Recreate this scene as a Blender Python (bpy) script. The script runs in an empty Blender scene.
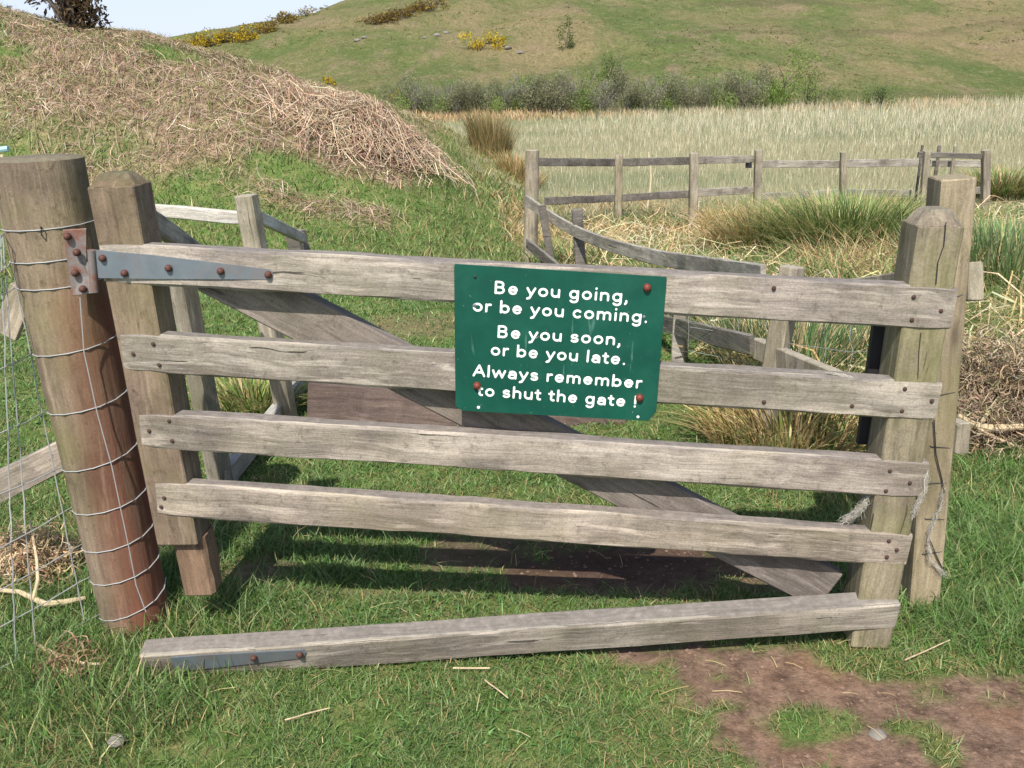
import bpy, math, random
import numpy as np
from mathutils import Matrix, Vector, noise as mnoise
random.seed(7); rng = np.random.default_rng(11)
SC = bpy.context.scene
COL = SC.collection

# ------------------------------------------------------------------ camera, light, exposure
EYE = 1.6; FPX = 880.0
_dv = np.array([563-512., 2895-384., FPX]); _dv /= np.linalg.norm(_dv)
_fh = np.array([0, 0, 1.]) - _dv*_dv[2]; _fh /= np.linalg.norm(_fh)
_rt = np.cross(_dv, _fh)
RC = np.array([_rt, _fh, -_dv])                    # image axes (right, down, forward) -> world
cam = bpy.data.cameras.new('camera'); cam_o = bpy.data.objects.new('camera', cam); COL.objects.link(cam_o)
cam.sensor_width = 36; cam.lens = FPX/1024*36; cam.clip_end = 2000; cam.clip_start = 0.05
M = Matrix.Identity(4)
for r in range(3):
    M[r][0] = RC[r, 0]; M[r][1] = -RC[r, 1]; M[r][2] = -RC[r, 2]
M[2][3] = EYE
cam_o.matrix_world = M
SC.camera = cam_o

w = bpy.data.worlds.new('World'); SC.world = w; w.use_nodes = True
nt = w.node_tree; bg = nt.nodes['Background']
sky = nt.nodes.new('ShaderNodeTexSky'); sky.sky_type = 'NISHITA'; sky.sun_disc = False
SUN = Vector((-0.15, -0.74, 1.0)).normalized()
sky.sun_elevation = math.asin(SUN.z); sky.sun_rotation = math.atan2(SUN.x, SUN.y)
sky.air_density = 1.0; sky.dust_density = 1.5; sky.ozone_density = 1.5
# pale haze low in the sky
_tc = nt.nodes.new('ShaderNodeTexCoord'); _sp = nt.nodes.new('ShaderNodeSeparateXYZ'); nt.links.new(_tc.outputs['Generated'], _sp.inputs[0])
_m1 = nt.nodes.new('ShaderNodeMath'); _m1.operation = 'MULTIPLY'; _m1.inputs[1].default_value = -5.5; nt.links.new(_sp.outputs[2], _m1.inputs[0])
_m2 = nt.nodes.new('ShaderNodeMath'); _m2.operation = 'EXPONENT'; nt.links.new(_m1.outputs[0], _m2.inputs[0]); _m2.use_clamp = True
_mx = nt.nodes.new('ShaderNodeMix'); _mx.data_type = 'RGBA'; nt.links.new(_m2.outputs[0], _mx.inputs[0])
nt.links.new(sky.outputs[0], _mx.inputs[6]); _mx.inputs[7].default_value = (4.9, 5.4, 6.7, 1)
nt.links.new(_mx.outputs[2], bg.inputs[0]); bg.inputs[1].default_value = 0.11
sun = bpy.data.lights.new('sun', 'SUN'); sun.energy = 4.3; sun.angle = math.radians(0.5); sun.color = (1, .955, .88)
sun_o = bpy.data.objects.new('sun', sun); COL.objects.link(sun_o)
sun_o.rotation_euler = (-SUN).to_track_quat('-Z', 'Y').to_euler(); sun_o.location = SUN*40
SC.view_settings.view_transform = 'Standard'; SC.view_settings.look = 'None'
SC.view_settings.exposure = 0.66; SC.view_settings.gamma = 1
SC.view_settings.use_curve_mapping = False

# ------------------------------------------------------------------ measuring helpers (survey of the place)
def ray(x, y): return RC @ np.array([x-512., y-384., FPX])
def onz(x, y, z=0.0):
    d = ray(x, y); return np.array([0, 0, EYE]) + d*((z-EYE)/d[2])
def onplane(x, y, p, n):
    d = ray(x, y); c = np.array([0, 0, EYE]); return c + d*(np.dot(np.asarray(p)-c, n)/np.dot(d, n))
def aty(x, y, Y): return onplane(x, y, (0, Y, 0), np.array([0, 1., 0]))
def smooth(a, b, x):
    t = np.clip((np.asarray(x, float)-a)/(b-a), 0, 1); return t*t*(3-2*t)

# value noise, vectorised
_perm = np.random.default_rng(3).random((256, 256))
def vnoise(x, y):
    x = np.asarray(x, float); y = np.asarray(y, float)
    xi = np.floor(x).astype(int); yi = np.floor(y).astype(int); fx = x-xi; fy = y-yi
    fx = fx*fx*(3-2*fx); fy = fy*fy*(3-2*fy)
    a = _perm[xi % 256, yi % 256]; b = _perm[(xi+1) % 256, yi % 256]
    c = _perm[xi % 256, (yi+1) % 256]; d = _perm[(xi+1) % 256, (yi+1) % 256]
    return (a*(1-fx)+b*fx)*(1-fy) + (c*(1-fx)+d*fx)*fy
def fbm(x, y, o=4):
    s = 0; a = .5; t = 0
    for k in range(o):
        s = s + a*vnoise(x*2**k+17.3*k, y*2**k+9.1*k); t += a; a *= .5
    return s/t

# ------------------------------------------------------------------ the lie of the land
MX = [-40, -16, -11, -8.2, -6.6, -5.3, -4.3, -3.4, -1.9, -1.1, -.4, .5]
MZ = [5.2, 4.2, 3.6, 2.9, 2.4, 2.27, 1.92, 1.55, 1.0, .5, .0, -.45]
RX = [-90, -60, -40, -28, -22.7, -16, -12, 0, 17, 80]
RZ = [2.8, 3.3, 4.0, 5.0, 6.6, 7.8, 10, 17.6, 25, 32]
FX = [-260, -150, -123, -93, -60, 0]
FZ = [5, 10, 12.6, 17, 19.5, 20]
def H(x, y):
    x = np.asarray(x, float); y = np.asarray(y, float)
    base = -.45*smooth(5.5, 12.5, y)
    zc = np.interp(x*14/np.clip(y, 14, 22), MX, MZ)
    y0 = 7.6 + .8*(fbm(x*.35+5, y*0+2)-.5)*2
    rise = smooth(0, 1, (y-y0)/6.0)*(1-smooth(19, 36, y))
    h = base + np.maximum(zc-base, 0)*rise
    h = h + rise*(zc > base+.1)*(fbm(x*.9, y*.9, 3)-.5)*.45
    t = y - 44 - 1.5*(fbm(x*.06, 3.3, 2)-.5)
    sl = .24*(np.sqrt(t*t+20)+t)/2 + (fbm(x*.07, y*.07, 4)-.5)*2.2*smooth(43, 55, y) + (fbm(x*.5+7, y*.35, 3)-.5)*.5*smooth(46, 54, y)
    rg = np.interp(x*80/np.clip(y, 60, 110), RX, RZ)
    k = 1.2
    hill = np.where(y > 34, -k*np.logaddexp(-sl/k, -rg/k), 0.)
    h = h + hill*smooth(36, 45, y)
    far = np.interp(x*300/np.clip(y, 200, 400), FX, FZ)*smooth(190, 300, y)
    h = np.where(y > 150, np.maximum(h, far), h)
    h = h + (fbm(x*2.2, y*2.2, 3)-.5)*.05*(1-smooth(12, 20, y))*smooth(1.0, 3.2, np.abs(y-2.4)+.6)
    return h
def hit(px, py, tmin=1.0):
    d = ray(px, py); t0 = .0003; prev = t0
    d = d/np.linalg.norm(d)
    t = tmin
    while t < 400:
        p = np.array([0, 0, EYE])+d*t
        if p[2] < float(H(p[0], p[1])):
            lo, hi = prev, t
            for _ in range(25):
                m = (lo+hi)/2; q = np.array([0, 0, EYE])+d*m
                if q[2] < float(H(q[0], q[1])): hi = m
                else: lo = m
            return np.array([0, 0, EYE])+d*hi
        prev = t; t *= 1.01
    return np.array([0, 0, EYE])+d*400

# bare trodden earth: (pixel-surveyed centres) as ellipses in metres  x, y, rx, ry
DIRT = []
def dirt(px, py, rx, ry, s=1.0):
    p = onz(px, py); DIRT.append((p[0], p[1], rx, ry, s))
for a in [(755, 668, .30, .10), (690, 655, .20, .07), (800, 690, .26, .12), (720, 690, .12, .1), (745, 728, .10, .12), (960, 715, .24, .13), (1010, 735, .25, .14),
          (880, 700, .22, .11), (870, 745, .2, .13), (930, 765, .4, .08), (985, 690, .2, .08, 1), (1000, 750, .35, .14, 1), (905, 715, .2, .1, 1), (1030, 720, .3, .15, 1), (790, 762, .12, .06), (1000, 790, .5, .1), (850, 800, .4, .08),
          (650, 564, .46, .2, 1), (560, 574, .32, .13, .95), (480, 556, .24, .13, .85), (760, 572, .18, .12, .85), (262, 572, .12, .13, .75), (390, 592, .3, .025, .55),
          (420, 325, .5, .35, .55), (640, 655, .1, .05), (800, 720, .1, .1)]: dirt(*a)
GRASSY = []
for a in [(815, 725, .14, .075), (870, 660, .18, .06), (935, 742, .05, .09), (905, 728, .06, .04)]:
    p = onz(a[0], a[1]); GRASSY.append((p[0], p[1], a[2], a[3]))
def dirt_mask(x, y):
    wob = (fbm(x*7, y*7, 3)-.5)*1.3
    wob2 = (fbm(x*28+3, y*28, 3)-.5)*.9
    m = np.zeros_like(np.asarray(x, float))
    for (cx, cy, rx, ry, s) in DIRT:
        q = np.sqrt(((x-cx)/rx)**2+((y-cy)/ry)**2) + wob*.7 + wob2
        m = np.maximum(m, s*(1-smooth(.62, 1.25, q)))
    for (cx, cy, rx, ry) in GRASSY:
        q = np.sqrt(((x-cx)/rx)**2+((y-cy)/ry)**2) + wob*.5
        m = m*smooth(.6, 1.15, q)
    return m
def mound_amount(x, y):
    """1 where the dead bracken lies on the bank"""
    zc = np.interp(x*14/np.clip(y, 14, 22), MX, MZ)
    m = smooth(.25, .7, zc)*smooth(9.7, 11.0, y+1.4*(fbm(x*.8, y*.8, 3)-.5)*2)*(1-smooth(24, 28, y))
    patch = smooth(.34, .48, fbm(x*.45+8, y*.75+4, 4))
    return m*patch*(1-smooth(-1.5, -.9, x+.25*(fbm(x*3, y*3, 2)-.5)))*(1-.6*smooth(12.6, 14.6, y)*smooth(.3, .55, fbm(x*.5+1, y*.9+9, 3)))
def rough_amount(x, y):
    """1 in the rank grass on the right behind the curved fence"""
    edge = np.interp(y, [2.5, 3.9, 5.2, 6.0, 7.0, 7.6, 8.4, 10, 14, 20, 40], [1.75, 1.3, 1.12, .98, .82, .66, .25, .1, -.5, -1.5, -5])
    return smooth(-.05, .25, x-edge)*smooth(2.7, 3.3, y)*(1-smooth(1.35, 1.6, x)*(1-smooth(3.9, 4.6, y)))*(1-smooth(39, 43, y))

# ------------------------------------------------------------------ colours and materials
def lin(r, g, b):
    return tuple(((c/255)/12.92 if c/255 <= .04045 else ((c/255+.055)/1.055)**2.4) for c in (r, g, b))
def c4(c): return (c[0], c[1], c[2], 1)
def new_mat(name):
    m = bpy.data.materials.new(name); m.use_nodes = True
    return m, m.node_tree, m.node_tree.nodes['Principled BSDF']
def N(t, kind, **kw):
    n = t.nodes.new(kind)
    for k, v in kw.items():
        if k == 'inp':
            for a, b in v.items(): n.inputs[a].default_value = b
        else: setattr(n, k, v)
    return n
def ramp(t, fac, stops):
    r = t.nodes.new('ShaderNodeValToRGB'); e = r.color_ramp.elements
    while len(e) < len(stops): e.new(.5)
    for i, (p, c) in enumerate(stops):
        e[i].position = p; e[i].color = c4(c) if len(c) == 3 else c
    t.links.new(fac, r.inputs[0]); return r.outputs[0]
def mix(t, fac, a, b, mode='MIX'):
    m = t.nodes.new('ShaderNodeMix'); m.data_type = 'RGBA'; m.blend_type = mode
    if isinstance(fac, (int, float)): m.inputs[0].default_value = fac
    else: t.links.new(fac, m.inputs[0])
    for s, v in ((6, a), (7, b)):
        if isinstance(v, tuple): m.inputs[s].default_value = c4(v)
        else: t.links.new(v, m.inputs[s])
    return m.outputs[2]
def math_(t, op, a, b=None, c=None, clamp=False):
    m = t.nodes.new('ShaderNodeMath'); m.operation = op; m.use_clamp = clamp
    for i, v in enumerate((a, b, c)):
        if v is None: continue
        if isinstance(v, (int, float)): m.inputs[i].default_value = v
        else: t.links.new(v, m.inputs[i])
    return m.outputs[0]
def noise(t, vec, scale, detail=4, rough=.55, dist=0):
    n = N(t, 'ShaderNodeTexNoise', inp={'Scale': scale, 'Detail': detail, 'Roughness': rough, 'Distortion': dist})
    t.links.new(vec, n.inputs['Vector']); return n.outputs[0]

def wood(name, dark, light, axis=0, top=None, topamt=.8, green=0.0, red=0.0, edge=0.0, crack=.6, spots=.4, ckf=60):
    m, t, b = new_mat(name)
    tc = N(t, 'ShaderNodeTexCoord'); oi = N(t, 'ShaderNodeObjectInfo')
    off = N(t, 'ShaderNodeVectorMath', operation='SCALE'); off.inputs[0].default_value = (31, 17, 23)
    t.links.new(oi.outputs['Random'], off.inputs['Scale'])
    ad = N(t, 'ShaderNodeVectorMath', operation='ADD')
    t.links.new(tc.outputs['Object'], ad.inputs[0]); t.links.new(off.outputs[0], ad.inputs[1])
    v = ad.outputs[0]
    warp = N(t, 'ShaderNodeTexNoise', inp={'Scale': 5.0, 'Detail': 2.0}); t.links.new(v, warp.inputs['Vector'])
    wv = N(t, 'ShaderNodeVectorMath', operation='SCALE'); wv.inputs['Scale'].default_value = .035
    t.links.new(warp.outputs['Color'], wv.inputs[0])
    ad2 = N(t, 'ShaderNodeVectorMath', operation='ADD'); t.links.new(v, ad2.inputs[0]); t.links.new(wv.outputs[0], ad2.inputs[1])
    def grain(s, f):
        mp = N(t, 'ShaderNodeMapping'); sc = [s, s, s]; sc[axis] = f
        mp.inputs['Scale'].default_value = sc; t.links.new(ad2.outputs[0], mp.inputs[0]); return mp.outputs[0]
    fine = noise(t, grain(110, 4), 1, 6, .7)
    mid = noise(t, grain(16, 1.6), 1, 5, .6)
    broad = noise(t, grain(5, 1.5), 1, 3, .5)
    ck = noise(t, grain(ckf, ckf/55), 1, 3, .5)
    col = ramp(t, broad, [(.3, dark), (.72, light)])
    col = mix(t, .75, col, ramp(t, mid, [(.25, (.38, .37, .36)), (.5, (.5, .5, .5)), (.75, (.66, .65, .62))]), 'OVERLAY')
    col = mix(t, .8, col, ramp(t, fine, [(.2, (.22, .22, .22)), (.5, (.5, .5, .5)), (.8, (.74, .74, .74))]), 'OVERLAY')
    # lichen specks and stains
    sp = noise(t, v, 34, 5, .7)
    col = mix(t, math_(t, 'MULTIPLY', ramp(t, sp, [(.56, (0, 0, 0)), (.68, (1, 1, 1))]), spots), col, tuple(c*.55 for c in dark))
    blot = noise(t, v, 5.5, 4, .6)
    col = mix(t, math_(t, 'MULTIPLY', ramp(t, blot, [(.48, (0, 0, 0)), (.70, (1, 1, 1))]), .62), col, tuple(c*.6 for c in dark))
    strk = noise(t, grain(38, 3.2), 1, 4, .65)
    col = mix(t, math_(t, 'MULTIPLY', ramp(t, strk, [(.55, (0, 0, 0)), (.68, (1, 1, 1))]), .55), col, tuple(min(c*1.45, .6) for c in light))
    col = mix(t, math_(t, 'MULTIPLY', ramp(t, strk, [(.32, (1, 1, 1)), (.43, (0, 0, 0))]), .5), col, tuple(c*.55 for c in dark))
    gr = noise(t, v, 190, 3, .7)
    col = mix(t, .45, col, ramp(t, gr, [(.3, (.25, .25, .25)), (.5, (.5, .5, .5)), (.7, (.75, .75, .75))]), 'OVERLAY')
    kn = N(t, 'ShaderNodeTexVoronoi', feature='DISTANCE_TO_EDGE' if False else 'F1', inp={'Scale': 1.0})
    t.links.new(grain(7, 2.3), kn.inputs['Vector'])
    col = mix(t, math_(t, 'MULTIPLY', ramp(t, kn.outputs['Distance'], [(.04, (1, 1, 1)), (.13, (0, 0, 0))]), .6), col, tuple(c*.4 for c in dark))
    if green:
        g = noise(t, v, 3.2, 5, .65)
        col = mix(t, math_(t, 'MULTIPLY', ramp(t, g, [(.42, (0, 0, 0)), (.66, (1, 1, 1))]), green), col, lin(112, 112, 62))
    if red:
        g = noise(t, grain(9, .8), 1, 4, .6)
        sx = N(t, 'ShaderNodeSeparateXYZ'); t.links.new(tc.outputs['Object'], sx.inputs[0])
        side = math_(t, 'MULTIPLY', math_(t, 'ADD', math_(t, 'MULTIPLY', sx.outputs[0], 9.0), .45, clamp=True),
                     math_(t, 'SUBTRACT', 9.5, math_(t, 'MULTIPLY', sx.outputs[2], 8.2), clamp=True), clamp=True)
        col = mix(t, math_(t, 'MULTIPLY', math_(t, 'MULTIPLY', ramp(t, g, [(.3, (.25, .25, .25)), (.62, (1, 1, 1))]), side), red), col, lin(122, 70, 54))
    cm = ramp(t, ck, [(.27, (1, 1, 1)), (.31, (0, 0, 0))])
    col = mix(t, math_(t, 'MULTIPLY', cm, crack), col, tuple(c*.22 for c in dark))
    geo = N(t, 'ShaderNodeNewGeometry'); sn = N(t, 'ShaderNodeSeparateXYZ'); t.links.new(geo.outputs['Normal'], sn.inputs[0])
    if top:
        up = math_(t, 'MULTIPLY', ramp(t, sn.outputs[2], [(.55, (0, 0, 0)), (.85, (1, 1, 1))]), topamt)
        ln = noise(t, v, 45, 5, .7)
        tcol = mix(t, .8, top, ramp(t, ln, [(.3, (.33, .33, .33)), (.5, (.5, .5, .5)), (.72, (.75, .75, .74))]), 'OVERLAY')
        tcol = mix(t, .7, tcol, ramp(t, fine, [(.2, (.3, .3, .3)), (.8, (.7, .7, .7))]), 'OVERLAY')
        col = mix(t, up, col, tcol)
    if edge:   # raised pale splinters along the worn upper front arris
        sg = N(t, 'ShaderNodeSeparateXYZ'); t.links.new(tc.outputs['Generated'], sg.inputs[0])
        en = noise(t, grain(40, 2.5), 1, 4, .6)
        a = math_(t, 'GREATER_THAN', math_(t, 'ADD', sg.outputs[2], math_(t, 'MULTIPLY', en, .16)), 1.045)
        c = math_(t, 'LESS_THAN', sg.outputs[1], .2)
        col = mix(t, math_(t, 'MULTIPLY', math_(t, 'MULTIPLY', a, c), edge), col, lin(205, 198, 180))
    hv = ramp(t, oi.outputs['Random'], [(0, (.54, .51, .47)), (.35, (.49, .49, .49)), (.65, (.55, .53, .52)), (1, (.46, .465, .44))])
    col = mix(t, .8, col, hv, 'OVERLAY')
    t.links.new(col, b.inputs['Base Color']); b.inputs['Roughness'].default_value = .88
    b.inputs['Specular IOR Level'].default_value = .22
    hgt = math_(t, 'SUBTRACT', math_(t, 'ADD', math_(t, 'MULTIPLY', fine, .5), mid), math_(t, 'MULTIPLY', cm, 1.1))
    bp = N(t, 'ShaderNodeBump', inp={'Strength': .8, 'Distance': .005}); t.links.new(hgt, bp.inputs['Height'])
    t.links.new(bp.outputs[0], b.inputs['Normal'])
    return m

def plain(name, col, rough=.6, metal=0, var=.15, scale=30, rust=0, rustcol=None):
    m, t, b = new_mat(name)
    tc = N(t, 'ShaderNodeTexCoord'); n = noise(t, tc.outputs['Object'], scale, 5, .65)
    c = mix(t, var, col, ramp(t, n, [(.25, (.15, .15, .15)), (.75, (.85, .85, .85))]), 'OVERLAY')
    if rust:
        n2 = noise(t, tc.outputs['Object'], scale*.7, 6, .7)
        c = mix(t, math_(t, 'MULTIPLY', ramp(t, n2, [(.45, (0, 0, 0)), (.6, (1, 1, 1))]), rust), c, rustcol or lin(120, 70, 48))
    t.links.new(c, b.inputs['Base Color']); b.inputs['Roughness'].default_value = rough; b.inputs['Metallic'].default_value = metal
    bp = N(t, 'ShaderNodeBump', inp={'Strength': .2, 'Distance': .002}); t.links.new(n, bp.inputs['Height']); t.links.new(bp.outputs[0], b.inputs['Normal'])
    return m

def leafy(name, trans=.25, rough=.55, spec=.25):
    m, t, b = new_mat(name)
    a = N(t, 'ShaderNodeVertexColor'); a.layer_name = 'tint'
    t.links.new(a.outputs[0], b.inputs['Base Color']); b.inputs['Roughness'].default_value = rough
    b.inputs['Specular IOR Level'].default_value = spec
    tr = N(t, 'ShaderNodeBsdfTranslucent'); t.links.new(a.outputs[0], tr.inputs[0])
    ms = N(t, 'ShaderNodeMixShader'); ms.inputs[0].default_value = trans
    out = t.nodes['Material Output']
    t.links.new(b.outputs[0], ms.inputs[1]); t.links.new(tr.outputs[0], ms.inputs[2]); t.links.new(ms.outputs[0], out.inputs[0])
    return m

G_WOOD = lin(150, 140, 126); D_WOOD = lin(118, 109, 98); T_WOOD = lin(114, 108, 104)
MW = dict(
    rail=wood('weathered_rail', lin(112, 103, 96), lin(166, 156, 146), 0, T_WOOD,   .9, .2, 0, .22, .8, .6),
    stile=wood('gate_stile_wood', lin(100, 90, 78), lin(146, 134, 116), 2, lin(110, 106, 92), .7, .5, 0, 0, .7, .4),
    hinge_stile=wood('hinge_stile_wood', lin(88, 72, 62), lin(132, 114, 100), 2, lin(84, 84, 64), .8, .3, .0, 0, .7, .6, 34),
    strainer=wood('strainer_post_wood', lin(92, 80, 68), lin(140, 123, 106), 2, lin(104, 100, 84), .7, .4, .95, 0, .85, .6, 24),
    latch=wood('latch_post_wood', lin(108, 96, 80), lin(150, 136, 114), 2, lin(130, 124, 100), .6, .35, 0, 0, .6, .4),
    brace=wood('brace_wood', lin(94, 86, 80), lin(130, 120, 112), 0, T_WOOD, .5, .12, 0, 0, .5, .4),
    old=wood('old_fence_wood', lin(122, 116, 108), lin(164, 158, 148), 0, lin(150, 148, 142), .6, .12, 0, 0, .7, .5),
    oldpost=wood('old_post_wood', lin(120, 112, 100), lin(160, 151, 136), 2, lin(150, 145, 132), .6, .25, 0, 0, .7, .5),
    dark=wood('dark_fence_wood', lin(86, 82, 78), lin(116, 110, 106), 0, lin(130, 126, 120), .6, .1, 0, 0, .7, .5),
    fresh=wood('broken_fresh_wood', lin(80, 64, 54), lin(126, 104, 84), 2, None, 0, 0, 0, 0, .4, .2),
    white=wood('bleached_rail', lin(150, 146, 138), lin(190, 186, 178), 0, lin(170, 166, 158), .5, .05, 0, 0, .5, .3),
    board=wood('purplish_board', lin(78, 66, 61), lin(106, 92, 86), 0, None, 0, 0, 0, 0, .5, .4),
)
M_GALV = plain('galvanised_steel', lin(112, 120, 126), .5, .35, .25, 18, .3, lin(128, 104, 90))
M_RUSTPLATE = plain('rust_bled_plate', lin(124, 116, 112), .55, .3, .3, 24, .85, lin(128, 76, 56))
M_RUST = plain('rusty_bolt', lin(84, 52, 42), .7, .2, .5, 160)
M_RUSTSIGN = plain('sign_bolt', lin(112, 52, 38), .6, .2, .4, 160)
M_NAIL = plain('rusted_nail', lin(70, 48, 40), .8, .1, .4, 160)
M_WIRE = plain('fence_wire', lin(150, 150, 148), .6, .0, .2, 60)
M_BWIRE = plain('black_wire', lin(40, 40, 42), .6, .2, .2, 60)
M_BLACK = plain('black_plastic', lin(30, 28, 32), .6, 0, .2, 30)
M_STICK = plain('dead_stick', lin(178, 160, 128), .85, 0, .6, 40)
M_BARK = plain('shrub_bark', lin(86, 78, 72), .9, 0, .5, 20)
M_STONE = plain('pale_stone', lin(118, 114, 106), .9, 0, .6, 6)
M_WHITE = plain('white_lettering', lin(232, 232, 226), .5, 0, .12, 90)
M_CANE = plain('pale_cane', lin(200, 184, 150), .8, 0, .4, 40)
M_BLUE = plain('pale_blue_plastic', lin(150, 186, 190), .5, 0, .2, 40)
M_LEAF = leafy('grass_blade', .28)
M_CROWN = leafy('shrub_leaf', .45, .7, .1)
M_DRY = leafy('dry_stalk', .15, .8, .1)
M_WOOL = leafy('sheep_wool', .4, .9, .05)

# sign paint: dark green enamel with scuffs
m, t, b = new_mat('green_enamel'); M_SIGN = m
tc = N(t, 'ShaderNodeTexCoord')
n1 = noise(t, tc.outputs['Object'], 9, 4, .6)
n0 = noise(t, tc.outputs['Object'], 3.5, 5, .7)
col = ramp(t, n1, [(.3, lin(11, 64, 53)), (.7, lin(16, 77, 62))])
col = mix(t, math_(t, 'MULTIPLY', ramp(t, n0, [(.48, (0, 0, 0)), (.7, (1, 1, 1))]), .35), col, lin(48, 102, 86))
mp = N(t, 'ShaderNodeMapping'); mp.inputs['Scale'].default_value = (60, 60, 7); mp.inputs['Rotation'].default_value = (0, .4, 0)
t.links.new(tc.outputs['Object'], mp.inputs[0]); n2 = noise(t, mp.outputs[0], 1, 4, .6)
col = mix(t, math_(t, 'MULTIPLY', ramp(t, n2, [(.66, (0, 0, 0)), (.74, (1, 1, 1))]), .35), col, lin(110, 150, 135))
n3 = noise(t, tc.outputs['Object'], 120, 3, .6)
col = mix(t, math_(t, 'MULTIPLY', ramp(t, n3, [(.7, (0, 0, 0)), (.75, (1, 1, 1))]), .35), col, lin(190, 195, 185))
t.links.new(col, b.inputs['Base Color']); b.inputs['Roughness'].default_value = .42; b.inputs['Specular IOR Level'].default_value = .35

# ------------------------------------------------------------------ object helpers
WM = {}
def tag(o, label=None, cat=None, group=None, kind=None):
    if label: o['label'] = label
    if cat: o['category'] = cat
    if group: o['group'] = group
    if kind: o['kind'] = kind
    return o
def thing(name, loc, label, cat, group=None):
    o = bpy.data.objects.new(name, None); COL.objects.link(o); o.empty_display_size = .1
    o.location = loc; WM[o.name] = Matrix.Translation(Vector(loc))
    return tag(o, label, cat, group)
def link(name, me, mat, parent=None, world=None, smooth_=True, ang=40):
    """me is in the frame `world` (a Matrix); parented part keeps that place"""
    o = bpy.data.objects.new(name, me); COL.objects.link(o)
    if mat: me.materials.append(mat)
    world = world or (WM[parent.name] if parent else Matrix.Identity(4))
    WM[o.name] = world
    if parent:
        o.parent = parent; o.matrix_basis = WM[parent.name].inverted() @ world
    else: o.matrix_basis = world
    if smooth_:
        me.shade_smooth()
        try: me.set_sharp_from_angle(angle=math.radians(ang))
        except Exception: pass
    return o
def mesh(verts, faces):
    me = bpy.data.meshes.new('m'); me.from_pydata([tuple(map(float, v)) for v in verts], [], faces); me.update(); return me
def inv_pts(pts, mat):
    mi = mat.inverted(); return [tuple(mi @ Vector(tuple(map(float, p)))) for p in pts]

def tube_geo(pts, rad, seg=6):
    pts = [np.asarray(p, float) for p in pts]; n = len(pts)
    if isinstance(rad, (int, float)): rad = [rad]*n
    V = []; F = []
    for i, p in enumerate(pts):
        d = pts[min(i+1, n-1)]-pts[max(i-1, 0)]; d = d/(np.linalg.norm(d)+1e-9)
        a = np.cross(d, [0, 0, 1.]) if abs(d[2]) < .9 else np.cross(d, [1., 0, 0])
        a /= np.linalg.norm(a); c = np.cross(d, a)
        for k in range(seg):
            th = 2*math.pi*k/seg; V.append(p + rad[i]*(a*math.cos(th)+c*math.sin(th)))
    for i in range(n-1):
        for k in range(seg):
            F.append((i*seg+k, i*seg+(k+1) % seg, (i+1)*seg+(k+1) % seg, (i+1)*seg+k))
    F.append(tuple(range(seg))[::-1]); F.append(tuple(range((n-1)*seg, n*seg)))
    return V, F
def join(parts):
    V = []; F = []
    for v, f in parts:
        o = len(V); V += list(v); F += [tuple(i+o for i in q) for q in f]
    return V, F
def part_world(name, VF, mat, parent=None, **kw):
    """part from world-space geometry; its frame is its parent's"""
    V, F = VF
    if parent: fr = WM[parent.name]
    else:
        c = np.mean(np.asarray(V), 0); c[2] = np.min(np.asarray(V)[:, 2]); fr = Matrix.Translation(Vector(tuple(c)))
    return link(name, mesh(inv_pts(V, fr), F), mat, parent, fr, **kw)

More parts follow.
